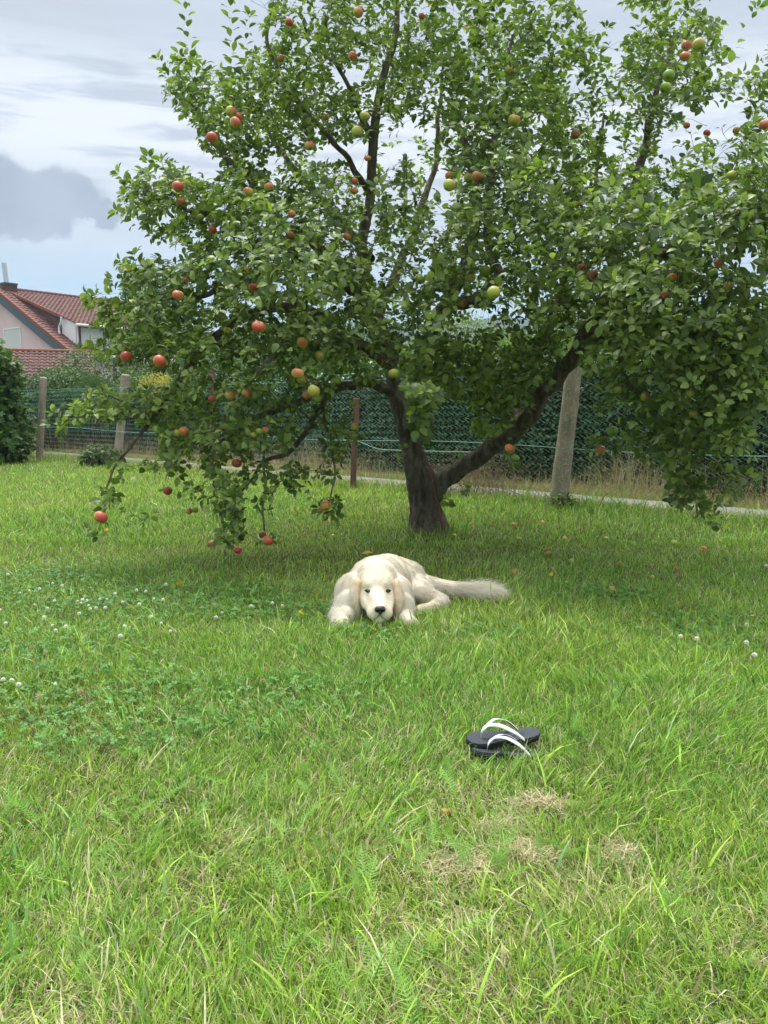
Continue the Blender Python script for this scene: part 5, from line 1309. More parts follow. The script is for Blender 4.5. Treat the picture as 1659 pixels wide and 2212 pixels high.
    tail = (p[:, 0] > .30) & (p[:, 1] > 4.2)
    hind = (p[:, 0] > .17) & ~tail
    comb = dist * np.array([1.0, 1.2, .25]) + np.array([0, 0, -.06])
    comb[head] = (p[head] - np.array([nose.x, 3.64, .13])) * np.array([1, 1, .9])
    comb[tail] = np.array([1, -.05, -.10]); comb[hind & ~tail] = np.array([.55, -.35, -.5])
    chest = (p[:, 1] < 4.0) & ~head; comb[chest] = np.c_[(p[chest, 0] - sx) * 3, np.full(chest.sum(), -.35), np.full(chest.sum(), -.9)]
    L = np.full(len(p), .034); L[chest] = .050; L[head] = .020; L[muz] = .011; L[tail] = .038 + .03 * np.clip((p[tail, 0] - .35) / .25, 0, 1); L[hind] = .038
    L *= rng.uniform(.65, 1.2, len(p))
    neck = (~head) & (p[:, 1] < 4.06) & (p[:, 2] > .14); L[neck] *= 1.0
    W = np.full(len(p), .0016); W[muz] = .0010; W[head] = .0013; W[tail] = .0016
    ex = np.zeros(len(p), bool)
    for q in (eyeL, eyeR): ex |= np.linalg.norm((p - np.array((q.x, 3.79, q.z))) * np.array([.85, .45, 1.25]), axis=1) < .0175
    ex |= np.linalg.norm((p - np.array((nose.x, 3.67, nose.z + .004))) * np.array([.85, .6, 1.0]), axis=1) < .024
    k = ~ex
    lf = np.where(head, .42, np.where(tail, .10, .17))
    fur('fur', p[k], n[k], comb[k], L[k], W[k], root, 'body', lf[k], .05)
    for o in ears:
        p, n = sample_surface(o.data, 3600); cb = np.tile(np.array([0, .0, -1.0]), (len(p), 1)) + rng.normal(0, .12, (len(p), 3))
        fur('fur', p, n, cb, rng.uniform(.018, .042, len(p)), np.full(len(p), .0016), o, 'ear', .30, .22)
    # feathering of tail, thigh and chest: long wispy strands
    def wisps(a, b, n_, dirv, L0, W0, spread):
        t = rng.random(n_)[:, None]; p = np.array(a) * (1 - t) + np.array(b) * t + rng.normal(0, spread, (n_, 3)); nn_ = rand_dirs(n_) * .6 + np.array([0, -.3, .6])
        nn_ /= np.linalg.norm(nn_, axis=1)[:, None]; cb = np.tile(np.array(dirv, float), (n_, 1)) + rng.normal(0, .14, (n_, 3)); return p, nn_, cb, rng.uniform(.6, 1.2, n_) * L0, np.full(n_, W0)
    sets = [wisps((.30, 4.31, .075), (.60, 4.25, .062), 3200, (1, -.15, -.22), .085, .0016, .009), wisps((.40, 4.28, .085), (.61, 4.25, .075), 1500, (1, -.05, .02), .085, .0015, .010),
            wisps((.46, 4.27, .07), (.62, 4.25, .062), 3600, (1, -.2, -.18), .10, .0015, .017),
            wisps((.22, 4.17, .10), (.30, 4.10, .05), 1500, (.8, -.4, -.3), .055, .0016, .014),
            wisps((-.20, 3.94, .14), (-.24, 3.84, .06), 1500, (-.35, -.35, -.9), .05, .0016, .012), wisps((.09, 3.94, .12), (.12, 3.84, .06), 1500, (.35, -.35, -.9), .045, .0016, .012)]
    p, n, cb, L, W = [np.concatenate(x) for x in zip(*sets)]
    fur('feathering', p, n, cb, L, W, root, 'body', .08, .05)
    # face
    bv = BVHTree.FromPolygons([v.co + DROOT for v in me.vertices], [tuple(pp.vertices) for pp in me.polygons])
    C = Vector((0, 0, CAM_H))
    M_eye = principled('dark_eye', base=(.014, .008, .005), rough=.18, spec=.5); M_lid = principled('black_eyelid', base=(.018, .012, .010), rough=.5)
    M_nose = principled('black_nose', lambda g, b: bump(g, b, g.node('ShaderNodeTexVoronoi', i_Vector=g.coord(), i_Scale=260.0).outputs['Distance'], .4, .002), base=(.022, .017, .017), rough=.32, spec=.5)
    for q, s in ((eyeL, -1), (eyeR, 1)):
        d = (q - C).normalized(); h = bv.ray_cast(C, d)[0] or q
        q_ = [('e', tuple(h + Vector((0, .0035, 0))), (.0235, .009, .0100), Matrix.Rotation(-s * .22, 3, 'Y'))]
        o = link('eyelid', blend('eyelid', q_, .002, 2), M_lid, root)
        q_ = [('e', tuple(h + Vector((0, -.0012, .0005))), (.0135, .0075, .0080))]
        link('eye', blend('eye', q_, .0015, 2), M_eye, o)
    h = bv.ray_cast(C, (nose - C).normalized())[0] or nose
    q_ = [('e', (h.x, h.y + .004, h.z + .006), (.027, .017, .015)), ('e', (h.x - .014, h.y + .004, h.z + .001), (.014, .016, .013)), ('e', (h.x + .014, h.y + .004, h.z + .001), (.014, .016, .013)), ('e', (h.x, h.y + .004, h.z - .012), (.010, .014, .012))]
    no_ = link('nose', blend('nose', q_, .0022, 4), M_nose, root)
    M_hole = principled('nostril', base=(.004, .003, .003), rough=.9, spec=0)
    for s in (-1, 1): link('nostril', blend('nostril', [('e', (h.x + s * .0125, h.y - .0115, h.z + .001), (.0055, .004, .0042))], .0012, 2), M_hole, no_)
    mb = MB(); pts = []
    for t in np.linspace(-1, 1, 25):
        x = nose.x - .002 + t * .034; zt = nose.z - .026 - .034 * abs(t) ** .75; yy = bv.ray_cast(Vector((x, 3.3, zt)), Vector((0, 1, 0)))[0]
        if yy: pts.append(Vector((x, yy.y - .0015, zt)) - DROOT)
    if len(pts) > 3: mb.tube(pts, np.interp(np.linspace(-1, 1, len(pts)), [-1, -.4, 0, .4, 1], [.0005, .0018, .0022, .0018, .0005]), 5); mb.build('mouth', M_lid, root)
dog()
# ------------------------------------------------------------------ flip-flops
M_rub = principled('black_rubber', lambda g, b: bump(g, b, g.noise(g.coord(), 220, 2), .3, .001), base=(.042, .048, .060), rough=.6, spec=.3)
M_rub2 = principled('dark_sole_edge', base=(.018, .019, .022), rough=.7)
M_strap = principled('white_strap', lambda g, b: g.l.new(g.mix(g.map(g.noise(g.coord(), 60, 3), .4, .7), (.74, .75, .76), (.60, .61, .62)), b.inputs['Base Color']), rough=.45)
M_strapin = principled('dark_strap_lining', base=(.05, .05, .058), rough=.8)
def flip_flop(toe, heel, roll, side, label):
    toe = Vector(toe); heel = Vector(heel); ax = (toe - heel); Lg = ax.length; ax.normalize(); up_ = Vector((0, 0, 1)); lat = up_.cross(ax).normalized(); up2 = ax.cross(lat)
    root = empty('flip_flop', (toe + heel) / 2, 0, label, 'flip-flop', 'pair of flip-flops lying on the grass')
    Rm = Matrix.Rotation(roll, 3, ax); lat = Rm @ lat; up2 = Rm @ up2; O = heel
    def W(u, v, w): return O + ax * (u * Lg) + lat * v + up2 * w - root.location
    out = [(0, 0), (.02, .020), (.08, .031), (.2, .035), (.38, .033), (.5, .033), (.64, .040), (.76, .0445), (.86, .042), (.94, .031), (.985, .016), (1, 0)]
    left = [(u, v + (.006 * side if u > .55 else 0)) for u, v in out]; right = [(u, -v * (.92 if .3 < u < .6 else 1) + (.006 * side if u > .55 else 0)) for u, v in out[1:-1]][::-1]
    lp = smooth_path([(u, v, 0) for u, v in left], 3); rp = smooth_path([(u, v, 0) for u, v in right], 3); ring = [tuple(x[:2]) for x in lp] + [tuple(x[:2]) for x in rp]
    m = len(ring); mb = MB(); V = []
    rise = lambda u: .010 * max(0, u - .7) ** 1 * 3 + .003 * math.cos(u * 9)
    for s, w in ((.93, .0), (1, .005), (1, .016), (.965, .020), (.90, .0195)):
        V += [W(.5 + (u - .5) * (s if s > .95 else s + .03), v * s, w + rise(u)) for u, v in ring]
    f = [tuple(range(m))[::-1]] + [(k * m + i, k * m + (i + 1) % m, (k + 1) * m + (i + 1) % m, (k + 1) * m + i) for k in range(3) for i in range(m)]
    # footbed slightly dished
    mb.add(V[:4 * m], f); mb.build('sole', M_rub2, root, True)
    mb = MB(); cen = [W(.5 + (u - .5) * t, v * t, .0205 - .0015 * (1 - t) + rise(u)) for t in (1.0,) for u, v in [(.5 + (a - .5) * .975, b * .955) for a, b in ring]]
    mid = [W(.5 + (a - .5) * .5, b * .5, .0185 + rise(.5 + (a - .5) * .5)) for a, b in ring]
    mb.add(cen + mid + [W(.5, 0, .018)], [(i, (i + 1) % m, m + (i + 1) % m, m + i) for i in range(m)] + [(m + i, m + (i + 1) % m, 2 * m) for i in range(m)]); mb.build('footbed', M_rub, root, True)
    # straps: two bands from the thong post to the sides
    th = W(.80, .004 * side, .018); apex = W(.72, .002 * side, .062)
    for s in (1, -1):
        pts = smooth_path([th, W(.79, .004, .045), apex, W(.58, s * .022, .070), W(.40, s * .038, .050), W(.25, s * .0345, .016)], 7)
        k = len(pts); T = np.gradient(pts, axis=0); T /= np.linalg.norm(T, axis=1)[:, None]
        C_ = np.array(W(.55, 0, -.02)); outn = pts - C_; outn -= T * (outn * T).sum(1)[:, None]; outn /= np.linalg.norm(outn, axis=1)[:, None]; wv = np.cross(T, outn)
        wd = np.interp(np.linspace(0, 1, k), [0, .2, .4, .7, 1], [.003, .005, .0068, .0078, .005])[:, None]
        a = pts + wv * wd; b = pts - wv * wd; a2 = a - outn * .0022; b2 = b - outn * .0022; n_ = k
        mb = MB(); mb.add(np.vstack([a, b, a2, b2]), [(i, i + 1, n_ + i + 1, n_ + i) for i in range(k - 1)] + [(2 * n_ + i, 2 * n_ + i + 1, i + 1, i) for i in range(k - 1)] + [(n_ + i, n_ + i + 1, 3 * n_ + i + 1, 3 * n_ + i) for i in range(k - 1)])
        st = mb.build('strap', M_strap, root, True)
        mb = MB(); mb.add(np.vstack([a2 - outn * .0003, b2 - outn * .0003]), [(i, i + 1, n_ + i + 1, n_ + i) for i in range(k - 1)]); mb.build('strap_lining', M_strapin, st, True)
    return root
ff1 = (G(1006, 1610, .020), G(1166, 1592, .032)); ff2 = (G(1018, 1636, .008), G(1182, 1640, -.006))
flip_flop(ff1[0], ff1[1], R(-4), 1, 'black flip-flop with white straps, the one lying farther back')
flip_flop(ff2[0], ff2[1], R(10), -1, 'black flip-flop with white straps, front one sunk in the grass')

# ------------------------------------------------------------------ grass
def shade_masks(x, y):
    """lawn condition: thin mossy turf below the old tree, clover on the left, dry thatch in the foreground"""
    under = np.exp(-(((x - .25) / 2.5) ** 2 + ((y - 6.0) / 1.5) ** 2) ** 1.5)
    px, py = project(np.stack([x, y, 0 * x], -1))
    return under
CLOV = [(-1.45, 4.15, .75, .42), (-1.0, 4.3, .5, .35), (-.55, 3.95, .55, .2), (-1.15, 2.85, .42, .30), (-.35, 2.78, .30, .2), (-.9, 2.5, .5, .2), (-1.5, 3.2, .4, .4), (1.55, 3.7, .4, .35), (1.3, 4.3, .3, .2), (-.1, 3.55, .2, .12), (.5, 3.6, .2, .1), (-2.2, 4.6, .8, .6)]
def clover_w(x, y):
    w = np.zeros_like(x)
    for a, b, c, d in CLOV: w = np.maximum(w, np.exp(-(((x - a) / c) ** 2 + ((y - b) / d) ** 2) ** 1.3))
    return np.clip(w * (.5 + 1.0 * fbm(x * 4, y * 4, 81)), 0, 1)
THATCH = [(.44, 1.98, .08, .03), (.34, 1.75, .07, .03), (.19, 1.70, .09, .05), (.58, 1.74, .05, .03), (.30, 1.86, .05, .02)]
def thatch_w(x, y):
    w = np.zeros_like(x)
    for a, b, c, d in THATCH: w = np.maximum(w, np.exp(-(((x - a) / c) ** 2 + ((y - b) / d) ** 2) ** 1.2))
    far = np.clip((2.4 - y) / .8, 0, 1) * np.clip(fbm(x * 5 + 3, y * 5, 91) * 2.6 - 1.15, 0, .75) * np.clip(1.2 - x * .6, .2, 1)
    return np.clip(np.maximum(w, far), 0, 1)
M_grass = bladed('grass_blade', .36, .36)
pal = np.array([(.26, .47, .060), (.33, .55, .075), (.44, .63, .10), (.14, .31, .050), (.24, .44, .13), (.53, .68, .14)])
straw = np.array([(.60, .52, .30), (.48, .41, .22), (.74, .67, .45)])
def blades(name, N, y0, y1, hmul, wmul, segs, power=1.0, mar=.40):
    # density falls with the square of the distance
    u = rng.random(N); y = y0 * (y1 / y0) ** u; x = rng.uniform(-1, 1, N) * (y * .53 + mar)
    ok = fence_off(x, y) < .12; x = x[ok]; y = y[ok]
    # outlines left free: dog body, soles, trunk
    def ins(cx, cy, rx, ry): return ((x - cx) / rx) ** 2 + ((y - cy) / ry) ** 2 < 1
    bad = ins(-.03, 4.06, .17, .20) | ins(.09, 4.26, .16, .15) | ins(-.03, 3.86, .085, .13) | ins(.20, 4.2, .10, .08) | ins(.45, 4.29, .17, .035) | ins(-.2, 3.84, .035, .08) | ins(tree_base.x, Yt, .17, .17)
    for a, b in (ff1, ff2):
        for t in np.linspace(.04, .96, 9):
            q = a.lerp(b, t); bad |= (ins(q.x, q.y, .027, .024))
    x = x[~bad]; y = y[~bad]; N = len(x)
    under = shade_masks(x, y); th = thatch_w(x, y); cl = clover_w(x, y)
    k = rng.random(N) > th * .35; k &= rng.random(N) > cl * .35; k &= rng.random(N) > under * .12; x, y, under, th, cl = x[k], y[k], under[k], th[k], cl[k]; N = len(x)
    big = fbm(x * 1.3, y * 1.3, 21); tuft = fbm(x * 7, y * 7, 22); cl_id = vnoise(x * 22, y * 22, 23)
    h = hmul * (.028 + .036 * tuft + .034 * np.clip(big * 1.6 - .4, 0, 1)) * rng.uniform(.5, 1.45, N) * (1 - .45 * under) * (1 - .3 * th)
    tall = rng.random(N) < .035; h[tall] *= 1.75
    # longer growth at the fence foot and round the trunk
    fo = -fence_off(x, y); h *= 1 + 1.1 * np.exp(-fo / .18); tr = np.hypot(x - tree_base.x, y - Yt); h *= 1 + 1.5 * np.exp(-((tr - .2) / .16) ** 2)
    w = wmul * rng.uniform(.0018, .0042, N) * (1 + tall * .5)
    ang = rng.uniform(0, 2 * np.pi, N) + 0; lean = np.abs(rng.normal(.35, .30, N)) + th * .5
    gx = (fbm(x * 3.1, y * 3.1, 24) - .5) * 1.0; gy = (fbm(x * 3.1 + 9, y * 3.1, 25) - .5) * 1.0
    dx = np.cos(ang) * lean + gx; dy = np.sin(ang) * lean + gy
    bx_ = np.cos(ang + 1.3 + rng.normal(0, .4, N)); by_ = np.sin(ang + 1.3 + rng.normal(0, .4, N))
    face = rng.uniform(0, 2 * np.pi, N); sx_ = np.cos(face); sy_ = np.sin(face)
    z0 = lawn_z(x, y) - .004
    curv = rng.uniform(.1, .9, N)
    rows = []
    ts = np.linspace(0, 1, segs + 1)
    for t in ts:
        px = x + h * (dx * t * (.4 + .6 * t) + bx_ * curv * t * t * .35); py = y + h * (dy * t * (.4 + .6 * t) + by_ * curv * t * t * .35); pz = z0 + h * (t - .38 * curv * t ** 3)
        ww = w * .5 * (1 - t ** 2.2) * (.75 + .5 * min(t * 3, 1) * .5)
        if t < 1: rows += [np.stack([px - sx_ * ww, py - sy_ * ww, pz], -1), np.stack([px + sx_ * ww, py + sy_ * ww, pz], -1)]
        else: rows += [np.stack([px, py, pz], -1)]
    V = np.stack(rows, 1); nv = V.shape[1]; b = np.arange(N)[:, None] * nv; F = []
    for s in range(segs - 1): F.append(b + np.array([2 * s, 2 * s + 1, 2 * s + 3, 2 * s + 2]))
    F.append(b + np.array([2 * segs - 2, 2 * segs - 1, 2 * segs])); F = [np.concatenate(F[:-1])] * (segs > 1) + [F[-1]]
    # colour
    tone_i = np.clip((cl_id * 3.2 + rng.normal(0, 1.1, N) + big * 1.2), 0, 5.99).astype(int); c = pal[tone_i] * rng.uniform(.45, 1.35, (N, 1))
    warm = fbm(x * .8 + 4, y * .8, 27)[:, None]; c = c * (1 + (warm - .5) * np.array([.7, .25, .2]))
    far = np.clip((y - 6.5) / 5, 0, 1)[:, None]; c = c * (1 - far) + c * np.array([1.12, 1.10, .85]) * far
    dead = rng.random(N) < (.09 + .28 * th + .12 * np.clip((2.9 - y), 0, 1) * np.clip(fbm(x * 2.2, y * 2.2, 33) * 2 - .4, .1, 1)); c[dead] = straw[rng.integers(0, 3, dead.sum())] * rng.uniform(.7, 1.15, (dead.sum(), 1))
    tone = np.repeat(c[:, None], nv, 1)
    root_t = np.linspace(0, 1, segs + 1); rr = np.repeat(root_t, 2)[:nv]
    pale = np.array([.30, .34, .12]); wgt = (np.clip(.30 - rr, 0, 1) * 1.3)[None, :, None]; tone = tone * (1 - wgt) + pale * wgt
    return V.reshape(-1, 3), F, tone.reshape(-1, 3)
def grass_obj(name, sets, label):
    V = []; F4 = []; F3 = []; T = []; base = 0
    for v, f, t in sets:
        V.append(v); T.append(t)
        for q in f: (F4 if q.shape[1] == 4 else F3).append(q + base)
        base += len(v)
    o = link(name, mesh_np(name, np.concatenate(V), [np.concatenate(F4)] * (len(F4) > 0) + [np.concatenate(F3)], False, {'tone': np.concatenate(T)}), M_grass)
    tag(o, label, 'grass', kind='stuff'); print(name, len(V[0])); return o
grass_obj('grass', [blades('a', 160000, 1.0, 3.0, .92, 1.2, 3), blades('b', 150000, 2.9, 6.2, 1.0, 1.35, 2), blades('c', 170000, 6.0, 17.5, 1.25, 2.3, 2)], 'short bright green lawn grass with paler dry blades mixed in')

# thatch: matted dry stalks
def thatch():
    n = 2600; k = rng.choice(len(THATCH), n); B_ = np.array(THATCH)[k]; x = B_[:, 0] + rng.normal(0, .75, n) * B_[:, 2] * 1.05 + .03 * np.sin(rng.normal(0, 3, n)); y = B_[:, 1] + rng.normal(0, .8, n) * B_[:, 3]
    n2 = 42000; y2 = 1.0 * (6.0) ** rng.random(n2); x2 = rng.uniform(-1, 1, n2) * (y2 * .53 + .3); x = np.r_[x, x2]; y = np.r_[y, y2]; n = len(x)
    a = rng.uniform(0, 2 * np.pi, n); L = rng.uniform(.015, .055, n); z = lawn_z(x, y) + rng.uniform(.002, .016, n) + np.r_[.018 * np.exp(-((x[:2600] - B_[:, 0]) / B_[:, 2]) ** 2), np.zeros(n2)]
    d = np.stack([np.cos(a), np.sin(a), rng.normal(.05, .25, n)], -1); s = np.stack([-np.sin(a), np.cos(a), 0 * a], -1) * rng.uniform(.0005, .0011, n)[:, None]
    p = np.stack([x, y, z], -1); m = p + d * L[:, None] * .5 + np.array([0, 0, .004]); e = p + d * L[:, None]
    V = np.stack([p - s, p + s, m - s, m + s, e], 1).reshape(-1, 3); b = np.arange(n)[:, None] * 5
    c = straw[rng.integers(0, 3, n)] * rng.uniform(.55, 1.15, (n, 1)); c = np.repeat(c, 5, 0)
    o = link('dry_thatch', mesh_np('dry_thatch', V, [b + np.array([0, 1, 3, 2]), b + np.array([2, 3, 4])], False, {'tone': c}), M_grass); tag(o, 'matted straw coloured dead grass between the green blades', 'thatch', kind='stuff')
thatch()
# clover leaves
def clover():
    n = 30000; x = rng.uniform(-3, 2.6, n); y = rng.uniform(2.2, 5.4, n); w = clover_w(x, y); k = rng.random(n) < w * 1.2; x = x[k][:5600]; y = y[k][:5600]; n = len(x)
    hgt = rng.uniform(.02, .060, n); z = lawn_z(x, y) + hgt; r = rng.uniform(.009, .015, n); V = []; F = []; ph = rng.random(n) * 6.28; tilt = rng.normal(0, .3, (n, 2))
    ring = [(.0, .0), (.45, .42), (.85, .48), (1.02, .22), (.93, 0), (1.02, -.22), (.85, -.48), (.45, -.42)]
    base = 0; c = []
    for q in range(3):
        a = ph + q * 2.094; ca, sa = np.cos(a), np.sin(a); rows = []
        for u, v in ring:
            lx_ = (u * ca - v * sa) * r; ly_ = (u * sa + v * ca) * r; rows.append(np.stack([x + lx_, y + ly_, z + lx_ * tilt[:, 0] + ly_ * tilt[:, 1] + abs(v) * r * .25], -1))
        V.append(np.stack(rows, 1).reshape(-1, 3)); F.append(np.arange(n)[:, None] * 8 + np.arange(8)[None] + base); base += n * 8
    cc = np.array([(.08, .22, .045), (.12, .30, .06), (.17, .35, .09)])[rng.integers(0, 3, n)] * rng.uniform(.85, 1.15, (n, 1)); c = np.tile(np.repeat(cc, 8, 0), (3, 1))
    # stalks
    s = np.stack([x - .0008, y, z], -1), np.stack([x + .0008, y, z], -1), np.stack([x, y, z - hgt], -1); V.append(np.stack(s, 1).reshape(-1, 3)); f3 = np.arange(n)[:, None] * 3 + np.arange(3)[None] + base; c = np.vstack([c, np.repeat(cc, 3, 0)])
    o = link('clover', mesh_np('clover', np.concatenate(V), [np.concatenate(F), f3], False, {'tone': c}), M_grass); tag(o, 'patches of low round-leaved clover growing in the lawn', 'clover', kind='stuff')
clover()
# feathery yarrow fronds and broad blades
def fronds():
    V = []; T = []; C = []; base = 0
    spots = [(1075, 1880), (1090, 1905), (1060, 1860), (1030, 1900), (1110, 1850), (880, 1790), (925, 1905), (985, 1860), (1240, 1850), (520, 1730), (330, 1850), (610, 1960), (250, 1790), (180, 1640), (90, 1620), (60, 1800), (430, 1780), (300, 1640), (1500, 1760), (1430, 1980), (700, 2060), (560, 2080), (840, 2120), (190, 1920), (240, 2080), (1180, 2080), (60, 1500), (520, 1500)]
    for k in range(300):
        if k < 84: a = spots[k % len(spots)]; g_ = G(a[0] + rng.normal(0, 16), a[1] + rng.normal(0, 14)); x, y = g_.x, g_.y
        else: y = 1.15 * 3.2 ** rng.random(); x = rng.uniform(-1, 1) * (y * .52 + .1)
        L = rng.uniform(.07, .135); az = rng.uniform(0, 6.28); el = rng.uniform(.5, 1.3); z0 = float(lawn_z(x, y)); cc = np.array((.24, .46, .09)) * rng.uniform(.8, 1.25)
        fx = rng.choice([1, 1.0]); d = np.array([math.cos(az) * math.cos(el), math.sin(az) * math.cos(el), math.sin(el)]); sd = np.array([-math.sin(az), math.cos(az), 0.])
        prev = None
        for i in range(17):
            t = i / 16; p = np.array([x, y, z0 + .01]) + d * L * t + np.array([0, 0, -.35 * L * t * t]) + np.array([math.cos(az), math.sin(az), 0]) * L * .25 * t * t
            if i: 
                for s in (-1, 1):
                    wl = L * .20 * math.sin(math.pi * min(1, t * .85 + .12)) ; e = p + sd * s * wl + d * wl * .45 + np.array([0, 0, rng.normal(0, .002)])
                    V += [p - d * .0016, p + d * .0016, e]; T.append((base, base + 1, base + 2)); C += [cc] * 3; base += 3
                    for q in (.45, .75):
                        m = p * (1 - q) + e * q; V += [m, m + d * .0012, m + d * wl * .35 + sd * s * wl * .12]; T.append((base, base + 1, base + 2)); C += [cc * 1.1] * 3; base += 3
                V += [prev, p, p + sd * .0012]; T.append((base, base + 1, base + 2)); C += [cc] * 3; base += 3
            prev = p
    for k in range(240):
        y = 1.15 * 4.2 ** rng.random(); x = rng.uniform(-1, 1) * (y * .52 + .1); L = rng.uniform(.07, .15); az = rng.uniform(0, 6.28); w = rng.uniform(.0025, .0048); z0 = float(lawn_z(x, y)); sd = np.array([-math.sin(az), math.cos(az), 0.]); hd = np.array([math.cos(az), math.sin(az), 0])
        ben = rng.uniform(.2, .9); cc = pal[rng.integers(0, 5)] * rng.uniform(.75, 1.05); pr = []
        for i in range(6):
            t = i / 5; p = np.array([x, y, z0]) + hd * L * ben * t ** 1.6 + np.array([0, 0, 1]) * L * (t - .35 * ben * t * t); ww = w * (1 - t ** 2.5); pr.append((p - sd * ww, p + sd * ww))
        for i in range(5):
            V += [pr[i][0], pr[i][1], pr[i + 1][1], pr[i + 1][0]]; T += [(base, base + 1, base + 2), (base, base + 2, base + 3)]; C += [cc] * 4; base += 4
    o = link('lawn_weeds', mesh_np('lawn_weeds', np.array(V), np.array(T), False, {'tone': np.array(C)}), M_grass); tag(o, 'feathery yarrow fronds and broad grass blades scattered through the lawn', 'weeds', kind='stuff')
fronds()
# tall dry grass along the verge behind the fence
def dry_grass():
    n = 26000; s = rng.uniform(-16, 8, n); fr = rng.random(n)
    off = np.where(fr < .62, rng.normal(1.78, .20, n), np.where(fr < .80, rng.normal(.10, .10, n), rng.normal(1.40, .12, n))); thick = fbm(s * .8, off * 0, 95); k = rng.random(n) < np.clip(thick * 2.2 - .45, .08, 1); s = s[k]; off = off[k]; fr = fr[k]; n = len(s)
    p = np.array([0, FY0, 0]) + s[:, None] * np.array(fdir) + off[:, None] * np.array(fnor)
    h = np.where(fr < .62, rng.uniform(.15, .75, n) * np.clip(fbm(s * 1.9, 0 * s, 96) * 1.8, .4, 1.3), rng.uniform(.06, .30, n)); a = rng.uniform(0, 6.28, n); ln = np.abs(rng.normal(.35, .55, n)); w = rng.uniform(.002, .0055, n); h *= rng.uniform(.35, 1.25, n)
    rows = []
    for t in (0, .35, .7, 1.0):
        q = p + np.stack([np.cos(a) * ln * t * t * h, np.sin(a) * ln * t * t * h, h * t * (1 - .25 * ln * t)], -1); ww = w * (1 - .8 * t); sd = np.stack([np.cos(a * 3), np.sin(a * 3), 0 * a], -1) * ww[:, None] * .5
        rows += [q - sd, q + sd] if t < 1 else [q]
    V = np.stack(rows, 1).reshape(-1, 3); b = np.arange(n)[:, None] * 7
    c = np.array([(.62, .50, .28), (.52, .41, .23), (.42, .36, .18), (.34, .40, .13)])[rng.integers(0, 4, n)] * rng.uniform(.7, 1.1, (n, 1))
    o = link('dry_grass', mesh_np('dry_grass', V, [np.concatenate([b + np.array([0, 1, 3, 2]), b + np.array([2, 3, 5, 4])]), b + np.array([4, 5, 6])], False, {'tone': np.repeat(c, 7, 0)}), M_grass); tag(o, 'tall straw coloured dry grass along the fence and hedge foot', 'dry grass', kind='stuff')
    n = 46000; s = rng.uniform(-18, 8, n); off = np.where(rng.random(n) < .5, rng.uniform(.0, .55, n) , rng.uniform(1.08, 2.3, n)); p = np.array([0, FY0, 0]) + s[:, None] * np.array(fdir) + off[:, None] * np.array(fnor); h = rng.uniform(.03, .10, n); a = rng.uniform(0, 6.28, n); w = rng.uniform(.003, .007, n)
    sd = np.stack([np.cos(a), np.sin(a), 0 * a], -1) * w[:, None]; e = p + np.stack([np.cos(a * 2) * h * .6, np.sin(a * 2) * h * .6, h], -1); V = np.stack([p - sd, p + sd, e], 1).reshape(-1, 3)
    c = np.array([(.24, .34, .08), (.32, .38, .11), (.50, .43, .22), (.42, .36, .18)])[rng.integers(0, 4, n)] * rng.uniform(.8, 1.1, (n, 1))
    o = link('verge_grass', mesh_np('verge_grass', V, np.arange(n * 3).reshape(-1, 3), False, {'tone': np.repeat(c, 3, 0)}), M_grass); tag(o, 'short yellowish verge grass on both sides of the gravel path', 'grass', kind='stuff')
dry_grass()
def dry_brush():
    root = empty('dry_brush', FL(1.45, .25), 0, 'tangle of dry brown stems against the fence left of the thick concrete post', 'dry plant')
    mb = MB(); V = []
    for k in range(190):
        s = rng.normal(1.35, .42); z0 = 0; p = FL(s, rng.normal(.22, .12)) - root.location; a = rng.uniform(0, 6.28); hh = rng.uniform(.3, .95) * math.exp(-((s - 1.45) / .8) ** 2)
        b = p + Vector((math.cos(a) * .12, math.sin(a) * .08, hh * .55)); c = b + Vector((math.cos(a + 1) * .22, math.sin(a) * .1, hh * rng.uniform(-.1, .5)))
        mb.tube(smooth_path([p, b, c], 3), [.0028, .0026, .0022, .002, .0018, .0014, .001], 3)
    mb.build('stems', principled('dry_stem', base=(.30, .215, .14), rough=.9, spec=.1), root)['kind'] = 'stuff'
dry_brush()

# ------------------------------------------------------------------ fallen apples
FALLEN = [
 (719,1160,12,'y','yellow green windfall on the lawn left of the trunk'), (983,1143,11,'s','pink windfall touching the right foot of the trunk'), (1022,1140,8,'p','tiny pink windfall a step right of the trunk foot'),
 (1110,1138,12,'s','orange red windfall on the bright strip near the fence'), (1172,1132,11,'p','pale windfall on the bright strip right of the orange red one'), (1121,1166,11,'y','small yellow windfall below the orange red one on the strip'),
 (1220,1166,13,'s','broad pink windfall in the shade below the thick concrete post'), (1309,1163,10,'s','small orange windfall farther right in the shade'), (1456,1174,14,'y','bright yellow windfall in the lit grass at right'),
 (1519,1188,14,'s','large pink windfall in the lit grass at right'), (1556,1172,9,'y','small yellow windfall right of the large pink one'), (1235,1212,11,'y','split pale windfall in the shaded grass right of the tail'),
 (1338,1219,13,'b','dark rotten windfall facing up in the right shade'), (1185,1197,14,'b','brown windfall under a yellow leaf right of the dog'), (1110,1239,17,'b','shrivelled brown windfall behind the tip of the tail'),
 (1322,1280,20,'s','orange red windfall nearest the camera on the right lawn'), (1408,1224,11,'b','dark brown windfall in the shade at right'), (1463,1230,9,'b','blackened little windfall farther right'), (1410,1246,9,'y','small yellow windfall piece in the shade at right'),
 (458,1180,17,'b','crumpled brown windfall left of the lowest leaves'), (960,1757,25,'b','rotting windfall with dark hole in the foreground grass'), (1192,1082 + 145,8,'b','tiny brown windfall between the tail and the right lawn'),
 (819,1352,15,'y','chewed yellow apple piece right under the nose of the dog'), (808,1362,10,'y','smaller chewed apple crumb in front of the chin of the dog'),
]
